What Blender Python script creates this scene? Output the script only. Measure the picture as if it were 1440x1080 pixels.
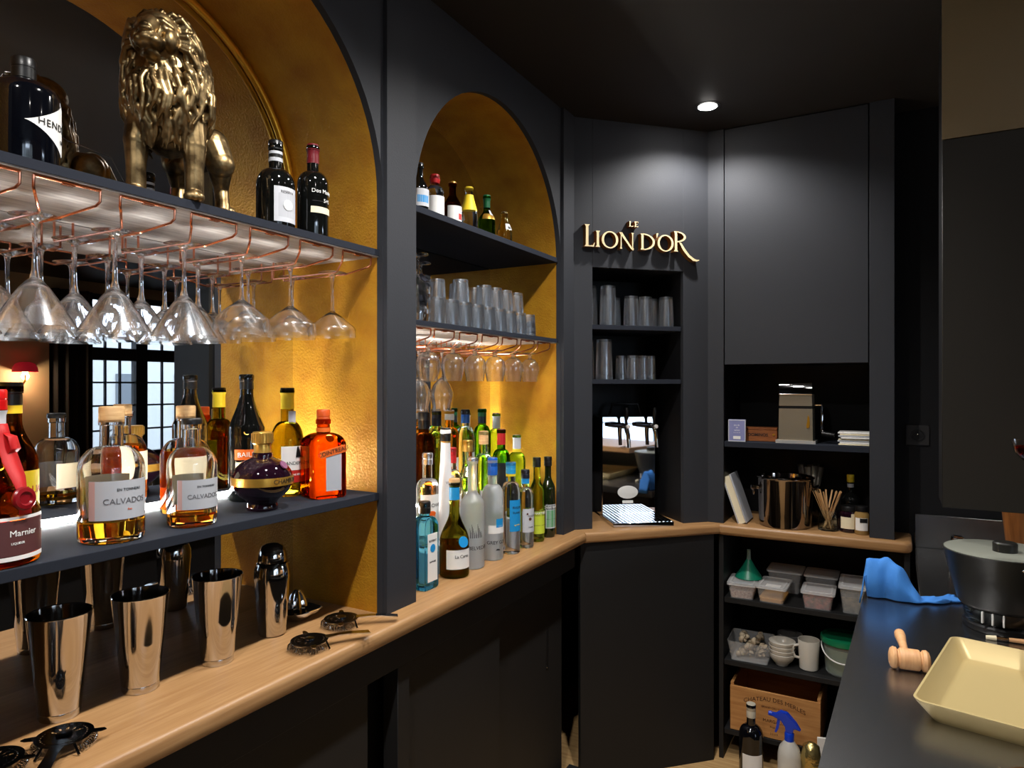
import bpy, bmesh, math, random
from mathutils import Vector, Matrix
random.seed(7)
PI = math.pi
S = bpy.context.scene
for o in list(bpy.data.objects): bpy.data.objects.remove(o)
C = S.collection

# ------------------------------------------------------------------ camera, world, exposure
cam_d = bpy.data.cameras.new('camera'); cam = bpy.data.objects.new('camera', cam_d); C.objects.link(cam)
cam.location = (0, 0, 1.5); cam.rotation_euler = (PI/2, 0, math.radians(29.446))
cam_d.sensor_width = 36; cam_d.lens = 953/1440*36; cam_d.shift_y = 1.75/1440; cam_d.clip_start = .02
S.camera = cam
S.view_settings.view_transform = 'Standard'; S.view_settings.look = 'None'
S.view_settings.gamma = 1; S.view_settings.use_curve_mapping = False
S.view_settings.exposure = 0.0
S.cycles.max_bounces = 20; S.cycles.transmission_bounces = 18; S.cycles.transparent_max_bounces = 24
S.cycles.glossy_bounces = 8; S.cycles.diffuse_bounces = 4
S.cycles.sample_clamp_indirect = 6
W = bpy.data.worlds.new('sky'); S.world = W; W.use_nodes = True
W.node_tree.nodes['Background'].inputs[0].default_value = (.72, .86, 1, 1)
W.node_tree.nodes['Background'].inputs[1].default_value = 3.6
SPOT_W = 34; LED_E = 225; CEIL = 2.53

# ------------------------------------------------------------------ helpers
def tag(o, label=None, cat=None, group=None, kind=None):
    if label: o['label'] = label
    if cat: o['category'] = cat
    if group: o['group'] = group
    if kind: o['kind'] = kind
    return o
def thing(name, label, cat, loc=(0, 0, 0), rz=0, group=None, rx=0, ry=0):
    o = bpy.data.objects.new(name, None); C.objects.link(o); o.empty_display_size = .02
    o.location = loc; o.rotation_euler = (rx, ry, rz)
    return tag(o, label, cat, group)
def obj(name, bm, m, parent=None, loc=(0, 0, 0), rot=(0, 0, 0), smooth=True):
    if isinstance(bm, bmesh.types.BMesh):
        me = bpy.data.meshes.new(name); bm.normal_update(); bm.to_mesh(me); bm.free()
    else: me = bm
    for q in (m if isinstance(m, (list, tuple)) else [m]): me.materials.append(q)
    if smooth:
        for p in me.polygons: p.use_smooth = True
        try: me.set_sharp_from_angle(angle=math.radians(38))
        except Exception: pass
    o = bpy.data.objects.new(name, me); C.objects.link(o)
    o.location = loc; o.rotation_euler = rot
    if parent: o.parent = parent
    return o
def dup(root, loc=None, rz=None, label=None, group=None):
    r = root.copy(); C.objects.link(r)
    if loc is not None: r.location = loc
    if rz is not None: r.rotation_euler[2] = rz
    if label: r['label'] = label
    if group: r['group'] = group
    for ch in list(root.children):
        c = ch.copy(); C.objects.link(c); c.parent = r
        for g in list(ch.children):
            d = g.copy(); C.objects.link(d); d.parent = c
    return r
def struct(name, bm, m): return tag(obj(name, bm, m), kind='structure')
def N(): return bmesh.new()
def xf(bm, verts, mtx): bmesh.ops.transform(bm, matrix=mtx, verts=verts)
def box(bm, x0, x1, y0, y1, z0, z1, bev=0, seg=1):
    r = bmesh.ops.create_cube(bm, size=1)['verts']
    xf(bm, r, Matrix.Translation(((x0+x1)/2, (y0+y1)/2, (z0+z1)/2)) @ Matrix.Diagonal((abs(x1-x0), abs(y1-y0), abs(z1-z0), 1)))
    if bev:
        es = list({e for v in r for e in v.link_edges})
        bmesh.ops.bevel(bm, geom=es, offset=bev, segments=seg, affect='EDGES', profile=.5)
    return bm
def bx(*a, **k): return box(N(), *a, **k)
def lathe(bm, prof, seg=32, n=2.0, b=1.0, rmax=None, rmin=0, close=False, a0=0, a1=2*PI):
    """revolve (r, z) about z; cross section a superellipse of exponent n, x squeezed by b where r is near rmax"""
    rings = []
    full = abs(a1-a0-2*PI) < 1e-6
    for r, z in prof:
        if r < 1e-6: rings.append([bm.verts.new((0, 0, z))]); continue
        t = 0 if rmax is None else max(0, min(1, (r-rmin)/max(1e-6, rmax-rmin)))
        nn = 2+(n-2)*t; bb = 1+(b-1)*t
        ring = []
        for i in range(seg if full else seg+1):
            a = a0+(a1-a0)*i/seg; c, s = math.cos(a), math.sin(a)
            x = math.copysign(abs(c)**(2/nn), c)*r*bb; y = math.copysign(abs(s)**(2/nn), s)*r
            ring.append(bm.verts.new((x, y, z)))
        rings.append(ring)
    for A, B in zip(rings, rings[1:]):
        k = max(len(A), len(B))
        if k == 1: continue
        for i in range(k if full else k-1):
            j = (i+1) % k
            f = [A[i], A[j], B[j], B[i]] if len(A) > 1 and len(B) > 1 else ([A[0], B[j], B[i]] if len(A) == 1 else [A[i], A[j], B[0]])
            try: bm.faces.new(f)
            except ValueError: pass
    bmesh.ops.recalc_face_normals(bm, faces=bm.faces)
    return bm
def lt(prof, seg=32, **k): return lathe(N(), prof, seg, **k)
def cyl(bm, p0, p1, r, r1=None, seg=16): return tube(bm, [p0, p1], [r, r if r1 is None else r1], seg)
def tube(bm, pts, r, seg=8, cap=True, closed=False):
    pts = [Vector(p) for p in pts]; n = len(pts)
    rs = r if isinstance(r, (list, tuple)) else [r]*n
    prev = None; rings = []
    for i, p in enumerate(pts):
        a = pts[i-1] if (i or closed) else p; c = pts[(i+1) % n] if (i < n-1 or closed) else p
        t = ((p-a).normalized()+(c-p).normalized())
        t = t.normalized() if t.length > 1e-6 else (c-a).normalized()
        if prev is None:
            u = t.orthogonal().normalized()
        else:
            u = prev-t*prev.dot(t)
            u = u.normalized() if u.length > 1e-6 else t.orthogonal().normalized()
        prev = u; v = t.cross(u)
        rings.append([bm.verts.new(p+(u*math.cos(2*PI*k/seg)+v*math.sin(2*PI*k/seg))*rs[i]) for k in range(seg)])
    m = n if closed else n-1
    for i in range(m):
        A, B = rings[i], rings[(i+1) % n]
        for k in range(seg):
            j = (k+1) % seg; bm.faces.new([A[k], A[j], B[j], B[k]])
    if cap and not closed:
        bm.faces.new(rings[0][::-1]); bm.faces.new(rings[-1])
    return bm
def prism(bm, poly, h0, h1, axes='xy'):
    """extrude a 2D outline (counter-clockwise) between h0 and h1 along the third axis"""
    def mk(u, v, h): return {'xy': (u, v, h), 'yz': (h, u, v), 'xz': (u, h, v)}[axes]
    A = [bm.verts.new(mk(u, v, h0)) for u, v in poly]; B = [bm.verts.new(mk(u, v, h1)) for u, v in poly]
    fs = [bm.faces.new(A[::-1]), bm.faces.new(B)]; n = len(poly)
    for i in range(n):
        j = (i+1) % n; bm.faces.new([A[i], A[j], B[j], B[i]])
    bm.normal_update(); bmesh.ops.triangulate(bm, faces=fs, ngon_method='EAR_CLIP')
    bmesh.ops.recalc_face_normals(bm, faces=bm.faces)
    return bm
def arc(cx, cy, r, a0, a1, n): return [(cx+r*math.cos(a0+(a1-a0)*i/n), cy+r*math.sin(a0+(a1-a0)*i/n)) for i in range(n+1)]
def strip(bm, outer, inner, h0, h1, axes='yz', closed=False):
    """band between two matching outlines, extruded"""
    def mk(u, v, h): return {'xy': (u, v, h), 'yz': (h, u, v), 'xz': (u, h, v)}[axes]
    V = [[bm.verts.new(mk(*p, h)) for p in L] for L in (outer, inner) for h in (h0, h1)]
    o0, o1, i0, i1 = V; n = len(outer)
    for k in range(n if closed else n-1):
        j = (k+1) % n
        for A, B in ((o0, o1), (o1, i1), (i1, i0), (i0, o0)): bm.faces.new([A[k], A[j], B[j], B[k]])
    if not closed:
        for k in (0, n-1): bm.faces.new([o0[k], o1[k], i1[k], i0[k]])
    bmesh.ops.recalc_face_normals(bm, faces=bm.faces)
    return bm
def text_mesh(s, size, depth=.0003, align='CENTER', bold=0, shear=0, space=1):
    cu = bpy.data.curves.new('lettering', 'FONT'); cu.body = s; cu.size = size; cu.extrude = depth; cu.align_x = align; cu.align_y = 'CENTER'
    cu.offset = bold; cu.shear = shear; cu.space_character = space; cu.resolution_u = 3
    t = bpy.data.objects.new('lettering', cu); me = bpy.data.meshes.new_from_object(t)
    bpy.data.objects.remove(t); bpy.data.curves.remove(cu); return me
def text_flat(parent, s, size, m, loc, rot, **k):
    return obj('lettering', text_mesh(s, size, **k), m, parent, loc, rot, smooth=False)
def text_round(parent, s, size, m, r, z, a=0, b=1.0, arch=0, **k):
    """lettering wrapped round a bottle of radius r, centred at angle a (0 faces +x)"""
    me = text_mesh(s, size, depth=.0002, **k)
    for v in me.vertices:
        t = a+v.co.x/r; rr = r+.0006+v.co.z; zz = z+v.co.y-arch*(v.co.x**2)
        v.co = (rr*math.cos(t)*b, rr*math.sin(t), zz)
    return obj('lettering', me, m, parent, smooth=False)
def sheet(bm, f, nu, nv):
    g = [[bm.verts.new(f(i/nu, j/nv)) for j in range(nv+1)] for i in range(nu+1)]
    for i in range(nu):
        for j in range(nv): bm.faces.new([g[i][j], g[i+1][j], g[i+1][j+1], g[i][j+1]])
    return bm

# ------------------------------------------------------------------ materials
def lin(c): return tuple(((q/12.92) if q <= .04045 else ((q+.055)/1.055)**2.4) for q in [x/255 for x in c])+(1,)
def mat(name, col, rough=.5, metal=0, spec=.5, trans=0, ior=1.45, emit=0, coat=0, bump=None, alpha=1, lincol=False):
    m = bpy.data.materials.new(name); m.use_nodes = True
    b = m.node_tree.nodes['Principled BSDF']; I = b.inputs
    c = tuple(col)+(1,) if lincol else lin(col)
    I['Base Color'].default_value = c; I['Roughness'].default_value = rough; I['Metallic'].default_value = metal
    I['Specular IOR Level'].default_value = spec; I['Transmission Weight'].default_value = trans; I['IOR'].default_value = ior
    I['Coat Weight'].default_value = coat
    if emit: I['Emission Color'].default_value = c; I['Emission Strength'].default_value = emit
    if bump:
        nt = m.node_tree; n = nt.nodes.new('ShaderNodeTexNoise'); t = nt.nodes.new('ShaderNodeTexCoord'); mp = nt.nodes.new('ShaderNodeMapping')
        nt.links.new(t.outputs['Object'], mp.inputs[0]); mp.inputs['Scale'].default_value = bump[2] if len(bump) > 2 else (1, 1, 1)
        nt.links.new(mp.outputs[0], n.inputs['Vector']); n.inputs['Scale'].default_value = bump[0]; n.inputs['Detail'].default_value = 4
        u = nt.nodes.new('ShaderNodeBump'); u.inputs['Strength'].default_value = bump[1]; u.inputs['Distance'].default_value = .01
        nt.links.new(n.outputs['Fac'], u.inputs['Height']); nt.links.new(u.outputs[0], I['Normal'])
    return m
def vary(m, c2, scale, sc=(1, 1, 1), lo=.35, hi=.7, detail=5, dist=0):
    """mottle a material's own colour with a second colour"""
    nt = m.node_tree; b = nt.nodes['Principled BSDF']
    n = nt.nodes.new('ShaderNodeTexNoise'); t = nt.nodes.new('ShaderNodeTexCoord'); mp = nt.nodes.new('ShaderNodeMapping')
    nt.links.new(t.outputs['Object'], mp.inputs[0]); mp.inputs['Scale'].default_value = sc; nt.links.new(mp.outputs[0], n.inputs['Vector'])
    n.inputs['Scale'].default_value = scale; n.inputs['Detail'].default_value = detail; n.inputs['Distortion'].default_value = dist
    r = nt.nodes.new('ShaderNodeValToRGB'); r.color_ramp.elements[0].position = lo; r.color_ramp.elements[1].position = hi
    r.color_ramp.elements[0].color = b.inputs['Base Color'].default_value[:]; r.color_ramp.elements[1].color = lin(c2)
    nt.links.new(n.outputs['Fac'], r.inputs[0]); nt.links.new(r.outputs[0], b.inputs['Base Color'])
    return m
def glass(name, col=(1, 1, 1), rough=0, ior=1.45):
    m = bpy.data.materials.new(name); m.use_nodes = True; nt = m.node_tree
    for n in list(nt.nodes):
        if n.type == 'BSDF_PRINCIPLED': nt.nodes.remove(n)
    g = nt.nodes.new('ShaderNodeBsdfGlass'); g.inputs['Color'].default_value = tuple(col)+(1,)
    g.inputs['Roughness'].default_value = rough; g.inputs['IOR'].default_value = ior
    nt.links.new(g.outputs[0], nt.nodes['Material Output'].inputs[0]); return m
def haze(name, k, col=(.9, .9, .9), rough=.3):
    m = mat(name, col, rough, lincol=True); nt = m.node_tree; b = nt.nodes['Principled BSDF']
    a = nt.nodes.new('ShaderNodeBsdfTransparent'); x = nt.nodes.new('ShaderNodeMixShader'); x.inputs[0].default_value = k
    nt.links.new(a.outputs[0], x.inputs[1]); nt.links.new(b.outputs[0], x.inputs[2]); nt.links.new(x.outputs[0], nt.nodes['Material Output'].inputs[0]); return m
def pane(name, tint=(1, 1, 1)):
    m = bpy.data.materials.new(name); m.use_nodes = True; nt = m.node_tree
    for n in list(nt.nodes):
        if n.type == 'BSDF_PRINCIPLED': nt.nodes.remove(n)
    a = nt.nodes.new('ShaderNodeBsdfTransparent'); a.inputs[0].default_value = tuple(tint)+(1,); g = nt.nodes.new('ShaderNodeBsdfGlossy'); g.inputs['Roughness'].default_value = .02
    x = nt.nodes.new('ShaderNodeMixShader'); f = nt.nodes.new('ShaderNodeFresnel'); f.inputs[0].default_value = 1.45
    nt.links.new(f.outputs[0], x.inputs[0]); nt.links.new(a.outputs[0], x.inputs[1]); nt.links.new(g.outputs[0], x.inputs[2])
    nt.links.new(x.outputs[0], nt.nodes['Material Output'].inputs[0]); return m

paint = mat('charcoal_paint', (.029, .031, .037), .62, spec=.28, bump=(260, .05), lincol=True)
paint_b = mat('charcoal_paint_shaded', (.013, .013, .0135), .55, spec=.3, bump=(260, .04), lincol=True)  # darker copy of the charcoal, the low cabinets' shade put into its colour
warm_b = mat('warm_black_paint', (.014, .0125, .010), .5, spec=.3, lincol=True)
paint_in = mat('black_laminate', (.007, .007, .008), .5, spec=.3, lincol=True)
ceil_m = mat('ceiling_paint', (.022, .02, .019), .6, spec=.3, lincol=True)
brown_p = mat('brown_lit_paint', (.16, .12, .065), .5, spec=.3, bump=(120, .05), lincol=True)  # brown paint, its colour lightened for the warm light reflected there
shelf_m = mat('black_shelf_board', (.024, .027, .036), .7, spec=.02, lincol=True)
under_m = vary(mat('pale_brushed_laminate', (188, 182, 178), .45), (140, 134, 130), 9, (12, 1, 1))
gold_m = vary(mat('gold_leaf_paint', (206, 150, 38), .42, metal=.35, bump=(170, .28)), (184, 124, 28), 14)
gold_tr = mat('gold_moulding', (225, 165, 50), .3, metal=.8)
mirror_m = mat('mirror_silver', (225, 226, 228), .0, metal=1)
copper = mat('copper_wire', (224, 150, 120), .22, metal=1)
steel = mat('polished_steel', (205, 203, 200), .07, metal=1)
steel_t = mat('brushed_steel_top', (165, 165, 165), .27, metal=1, bump=(30, .03, (30, 1, 1)))
steel_d = mat('dark_steel', (70, 70, 74), .25, metal=1)
chrome = mat('chrome', (225, 225, 228), .03, metal=1)
black_pl = mat('black_plastic', (14, 14, 15), .35)
oak = vary(mat('oak_board', (170, 131, 88), .38, bump=(60, .05, (1, 14, 14))), (146, 106, 66), 6, (1.2, 22, 22), .3, .75, 6, .4)
floor_m = vary(mat('pale_floor_boards', (200, 165, 115), .45), (170, 130, 82), 5, (1, 14, 1))
white_pl = mat('white_card', (232, 230, 226), .55)
white_acr = mat('white_acrylic', (235, 235, 235), .3)
cream = mat('cream_card', (230, 218, 186), .6)
grey_card = mat('grey_card', (176, 178, 184), .55)
ink = mat('black_ink', (22, 20, 20), .5); grey_ink = mat('grey_ink', (96, 94, 98), .5); gold_ink = mat('gold_ink', (196, 150, 62), .3, metal=.7)
white_ink = mat('white_ink', (235, 235, 232), .5); red_ink = mat('red_ink', (170, 26, 22), .45); orange_ink = mat('orange_ink', (214, 92, 20), .45)
red_pl = mat('red_wax', (190, 12, 14), .3); wax = mat('dark_red_seal', (120, 8, 18), .3)
cork = vary(mat('cork_wood', (205, 168, 118), .55), (182, 140, 92), 30, (1, 1, 6))
led_m = mat('led_light', (255, 252, 246), .5, emit=LED_E); led_m2 = mat('led_light_far', (255, 250, 240), .5, emit=LED_E*1.9)
lens_m = mat('lamp_lens', (255, 250, 244), .5, emit=60)
clear = glass('clear_glass'); clear_b = glass('faintly_blue_glass', (.93, .97, .98))


# ------------------------------------------------------------------ ceiling lights
def downlight(x, y, label, watts=SPOT_W, size=146, blend=.6):
    t = thing('downlight', label, 'ceiling light', (x, y, CEIL), group='recessed ceiling downlights')
    obj('trim_ring', lt([(.034, -.001), (.047, -.001), (.047, .004), (.034, .004), (.034, -.001)], 32), black_pl, t)
    obj('lens', lt([(0, -.004), (.02, -.006), (.034, -.001), (.034, .003), (0, .003)], 32), lens_m, t)
    L = bpy.data.lights.new('spot', 'SPOT'); L.energy = watts; L.spot_size = math.radians(size); L.spot_blend = blend; L.shadow_soft_size = .022; L.color = (1, .97, .93)
    o = bpy.data.objects.new('spot', L); C.objects.link(o); o.parent = t; o.location = (0, 0, -.02)
downlight(-.602, 2.537, 'glowing white ceiling downlight above the corner with the gold sign')
for y, lb in ((1.69, 'recessed ceiling downlight above the second arched niche'), (.84, 'recessed ceiling downlight above the first arched niche'), (-.05, 'recessed ceiling downlight nearest the camera over the aisle')):
    downlight(-.585, y, lb, 72, 146, .95)
for y, lb in ((.35, 'recessed ceiling downlight over the near end of the steel worktop'), (1.45, 'recessed ceiling downlight over the gold tray')):
    downlight(.42, y, lb, 44, 62, .6)
D = bpy.data.lights.new('window_daylight', 'AREA'); D.energy = 90; D.shape = 'RECTANGLE'; D.size = 1.3; D.size_y = 1.0; D.color = (.72, .84, 1)
Do = bpy.data.objects.new('window_daylight', D); C.objects.link(Do); Do.location = (5.0, 4.6, 2.75)
Do.rotation_euler = (Vector((-1.2, 1.0, 1.5))-Do.location).to_track_quat('-Z', 'Y').to_euler()

# ------------------------------------------------------------------ room shell
XP, XA, XB = -1.068, -1.098, -1.386          # pillar face, arch panel back, mirror
CT = .945                                    # wooden bar top
AZ, AR = 1.955, .44                          # arch spring height and radius
N1, N2 = (.396, 1.276), (1.40, 2.28)
struct('floor', bx(-1.6, 5.2, -3, 7, -.05, 0), floor_m)
struct('ceiling', bx(-1.6, 5.2, -3, 7, CEIL, CEIL+.06), ceil_m)
struct('wall_left', bx(-1.6, -1.41, -3, 3.4, 0, CEIL), paint_in)
struct('wall_back', bx(-1.41, 1.3, 3.2, 3.3, 0, CEIL), paint_in)
struct('wall_recess', bx(-.02, 1.3, 2.95, 3.2, 0, CEIL), paint_in)
struct('wall_passage', bx(1.2, 1.3, 3.3, 7, 0, CEIL), mat('dark_brown_wall', (40, 32, 28), .6))
struct('wall_front', bx(-1.41, 5.2, -3.1, -3, 0, CEIL), mat('dark_wall', (34, 30, 28), .6))
struct('wall_end', bx(1.3, 5.2, 7, 7.1, 0, CEIL), mat('dark_end_wall', (44, 36, 32), .6))
beige = mat('beige_wall', (196, 168, 132), .6)
# wall opposite, with the window that the mirror shows
wb = N()
for a in ((-3, -2.9, 0, CEIL), (-2.9, .6, 0, .45), (-2.9, .6, 2.42, CEIL), (.6, 3.80, 0, CEIL), (4.89, 7, 0, CEIL), (3.80, 4.89, 0, .72), (3.80, 4.89, 2.42, CEIL)): box(wb, 4.2, 4.32, *a)
struct('wall_right', wb, beige)
frame_m = mat('grey_window_frame', (62, 64, 70), .4)
wf = N()
for y0, y1 in ((3.80, 3.83), (4.275, 4.40), (4.78, 4.89)): box(wf, 4.19, 4.28, y0, y1, .72, 2.42)
for z0, z1 in ((.72, .80), (1.754, 1.882), (2.36, 2.42)): box(wf, 4.195, 4.275, 3.80, 4.89, z0, z1)
for y in (3.975, 4.125, 4.59): box(wf, 4.22, 4.25, y-.008, y+.008, .8, 2.36)
for z in (1.038, 1.29, 1.528, 2.12): box(wf, 4.222, 4.248, 3.83, 4.78, z-.009, z+.009)
wn = struct('window_1', wf, frame_m)
obj('pane', bx(4.234, 4.238, 3.83, 4.78, .8, 2.36), pane('window_glass', (.95, .97, 1)), wn)
wf = N()
for y0, y1 in ((-2.9, -2.85), (-1.75, -1.69), (-.60, -.54), (.55, .6)): box(wf, 4.19, 4.28, y0, y1, .45, 2.42)
for z0, z1 in ((.45, .52), (2.36, 2.42)): box(wf, 4.195, 4.275, -2.9, .6, z0, z1)
for z in (.98, 1.44, 1.9): box(wf, 4.222, 4.248, -2.85, .55, z-.009, z+.009)
wn = struct('window_2', wf, frame_m); obj('pane', bx(4.234, 4.238, -2.85, .55, .5, 2.38), bpy.data.materials['window_glass'], wn)
D = bpy.data.lights.new('window_daylight', 'AREA'); D.energy = 60; D.shape = 'RECTANGLE'; D.size = 1.3; D.size_y = 1.0; D.color = (.72, .84, 1)
Do = bpy.data.objects.new('window_daylight', D); C.objects.link(Do); Do.location = (5.0, -1.0, 2.75)
Do.rotation_euler = (Vector((-1.2, 1.0, 1.5))-Do.location).to_track_quat('-Z', 'Y').to_euler()
# front panel of the back bar with its two arched openings
def arch_poly(y0, y1, zb, r=AR, n=36):
    c = (y0+y1)/2; return [(y0, zb)]+[(c-r*math.cos(PI*i/n), AZ+r*math.sin(PI*i/n)) for i in range(n+1)]+[(y1, zb)]
pl = [(-.9, CT)]+arch_poly(*N1, CT)+arch_poly(*N2, CT)+[(2.33, CT), (2.33, CEIL), (-.9, CEIL)]
struct('wall_arches', prism(N(), pl, XA, -1.08, 'yz'), paint)
struct('wall_side', bx(-1.41, -1.08, -3, -.9, 0, CEIL), paint)
struct('trim_1', bx(-1.10, XP, .28, .394, CT, CEIL), paint)
struct('trim_2', bx(-1.10, XP, 1.278, 1.392, CT, CEIL), paint)
struct('trim_3', prism(N(), [(-1.10, 2.282), (XP, 2.282), (XP, 2.376), (-1.10, 2.376)], CT, CEIL, 'xy'), paint)
# dark strip behind pillar 2 between niche and pillar
def niche(y, label, mould):
    t = thing('arched_niche', label, 'niche', (XB, (y[0]+y[1])/2, CT))
    c = (y[0]+y[1])/2; k = -t.location.y
    ip = [(a+k, z-CT) for a, z in arch_poly(*y, CT)]
    op = [(a+k, z-CT) for a, z in ([(y[0]-.004, CT)]+[(c-(AR+.004)*math.cos(PI*i/36), AZ+(AR+.004)*math.sin(PI*i/36)) for i in range(37)]+[(y[1]+.004, CT)])]
    obj('gold_lining', strip(N(), op, ip, 0, XA-XB, 'yz'), gold_m, t)
    obj('mirror', prism(N(), ip, -.006, 0, 'yz'), mirror_m, t)
    if mould:
        r = AR-.012
        p = [(.011, y[0]+.012+k, 1.829-CT)]+[(.011, c-r*math.cos(PI*i/40)+k, AZ-CT+r*math.sin(PI*i/40)) for i in range(41)]+[(.011, y[1]-.012+k, 1.829-CT)]
        obj('gold_moulding', tube(N(), p, .010, 10), gold_tr, t)
    return t
niche(N1, 'nearest gold-lined arched niche with mirrored back, holding the lion statue', True)
niche(N2, 'farther gold-lined arched niche between the two dark pillars, crowded with bottles', False)

# shelves
def shelf(y, z, label, under=None, led=False, th=.018):
    t = thing('shelf', label, 'shelf', (XB, (y[0]+y[1])/2, z-th)); h = (y[1]-y[0])/2-.001
    if under: obj('board', bx(.004, XB*-1-1.09, -h, h, .003, th), shelf_m, t); obj('pale_underside', bx(.004, .294, -h, h, 0, .003), under, t)
    else: obj('board', bx(.004, XB*-1-1.09, -h, h, 0, th, .001), shelf_m, t)
    return t
def led(y, x, z, label, w=.015, m=led_m):
    t = thing('led_strip', label, 'light strip', (x, (y[0]+y[1])/2, z)); h = (y[1]-y[0])/2-.006
    obj('profile', bx(-.0095, .0095, -h, h, 0, .0012), steel, t)
    obj('diffuser', bx(-w/2, w/2, -h+.002, h-.002, .0012, .0042), m, t)
shelf(N1, 1.829, 'black shelf carrying the lion statue, stemware racks screwed beneath', under_m)
shelf(N1, 1.239, 'black shelf of the near niche with a row of spirit bottles', None)
shelf(N2, 1.973, 'black shelf with six small mixer bottles under the far arch')
shelf(N2, 1.672, 'black shelf of the far niche with upturned tumblers on it', under_m, th=.016)
led(N1, -1.368, 1.2392, 'bright white light strip along the mirror behind the near spirit bottles')
led(N2, -1.368, 1.1155, 'bright white light strip behind the back row of the far bottles', m=led_m2)
rs = thing('bottle_riser', 'low bottle riser under the middle row of bottles in the far niche', 'riser', (-1.315, 1.84, CT))
obj('step', bx(.021, .15, -.43, .43, 0, .085, .002), grey_card, rs)
rs = thing('bottle_riser', 'tall bottle riser at the mirror under the back row of the far niche', 'riser', (-1.315, 1.84, CT)); obj('step', bx(-.066, .019, -.43, .43, 0, .17, .002), grey_card, rs)

# bar top: three mitred oak boards
bt = thing('wooden_counter', 'pale oak bar counter running round the corner under the bottles', 'worktop', (-1.0, 2.34, .905))
def rounded(poly_w, ox, oy, rz, name, roundend=None):
    c, s = math.cos(-rz), math.sin(-rz)
    P = [((x-ox)*c-(y-oy)*s, (x-ox)*s+(y-oy)*c) for x, y in poly_w]
    bm = prism(N(), P, 0, .04, 'xy')
    es = [e for e in bm.edges if len(e.link_faces) == 2 and e.calc_face_angle(0) > .9 and abs(e.verts[0].co.z-e.verts[1].co.z) < 1e-5]
    front = [e for e in es if all(any((Vector(v.co.xy)-Vector(q)).length < 1e-4 for q in P[:roundend or 2]) for v in e.verts)]
    bmesh.ops.bevel(bm, geom=front, offset=.012, segments=4, affect='EDGES', profile=.5)
    o = obj(name, bm, oak, bt, (ox+1.0, oy-2.34, 0), (0, 0, rz)); return o
K1 = (-1.008, 2.352); K2 = (-.607, 2.762)
rounded([(-1.008, -.9), K1, (-1.40, 2.352+.162), (-1.40, -.9)], -1.008, 2.352, PI/2, 'board')
rounded([K1, K2, (-.79, 3.18), (-1.40, 3.18), (-1.40, 2.514)], K1[0], K1[1], PI/4, 'board')
ex = arc(.025, 2.792, .03, -PI/2, 0, 6)
rounded([K2]+ex+[(.055, 2.948), (-.024, 2.948), (-.024, 3.18), (-.79, 3.18)], K2[0], K2[1], 0, 'board', 9)

# base cabinets
bc = thing('base_cabinet', 'long black base cabinet with sliding doors under the oak counter', 'cabinet', (-1.06, .7, 0))
def lb(name, x0, x1, y0, y1, z0, z1, m=paint_b, bev=.001, parent=bc):
    p = parent.location; return obj(name, bx(x0-p.x, x1-p.x, y0-p.y, y1-p.y, z0, z1, bev), m, parent)
lb('fascia', -1.075, -1.04, -.9, 2.32, .82, .904)
lb('plinth', -1.07, -1.03, -.9, 2.335, 0, .07)
lb('carcass', -1.38, -1.12, -.9, 2.32, .07, .9, paint_in)
lb('stile', -1.09, -1.045, 1.29, 1.335, .07, .82)
lb('stile', -1.09, -1.045, .28, .33, .07, .82)
def sdoor(x, y0, y1, hy, hz):
    d = lb('sliding_door', x-.018, x, y0, y1, .07, .82); p = bc.location
    obj('recessed_handle', bx(x-p.x, x-p.x+.001, hy-p.y, hy+.018-p.y, hz, hz+.12, .0004), paint_in, d)
    obj('handle_pin', bx(x-p.x, x-p.x+.004, hy-p.y, hy+.012-p.y, hz-.012, hz-.004, .001), steel, d)
sdoor(-1.06, 1.335, 1.80, 1.345, .44); sdoor(-1.085, 1.79, 2.30, 2.17, .5)
sdoor(-1.085, .33, .81, .36, .44); sdoor(-1.06, .80, 1.20, 1.14, .44)
# corner cabinet at 45 degrees: local x runs along its face, local y goes into it
cc = thing('corner_cabinet', 'tall black corner cabinet with open shelves and the gold sign on its top', 'cabinet', (-1.072, 2.378, 0), PI/4)
def cb(name, *a, m=paint, bev=.001): return obj(name, bx(*a, bev), m, cc)
LW = .583
cbase = thing('corner_base_cabinet', 'plain black base panel under the corner of the oak counter', 'cabinet', (-1.072, 2.378, 0), PI/4); obj('base_panel', bx(.012, .583, -.042, -.02, 0, .904, .001), paint_b, cbase)
o1, o2 = .078, .470
cb('side_stile', 0, o1, 0, .02, CT, CEIL); cb('side_stile', o2, LW, 0, .02, CT, CEIL); cb('header', o1, o2, 0, .02, 1.957, CEIL)
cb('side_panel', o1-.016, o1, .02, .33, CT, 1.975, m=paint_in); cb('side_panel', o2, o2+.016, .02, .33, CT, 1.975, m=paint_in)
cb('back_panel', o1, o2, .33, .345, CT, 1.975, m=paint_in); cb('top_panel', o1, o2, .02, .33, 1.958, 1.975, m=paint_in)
cb('shelf', o1, .462, .004, .32, 1.717, 1.735, m=shelf_m); cb('shelf', o1, .462, .004, .32, 1.505, 1.523, m=shelf_m)
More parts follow.
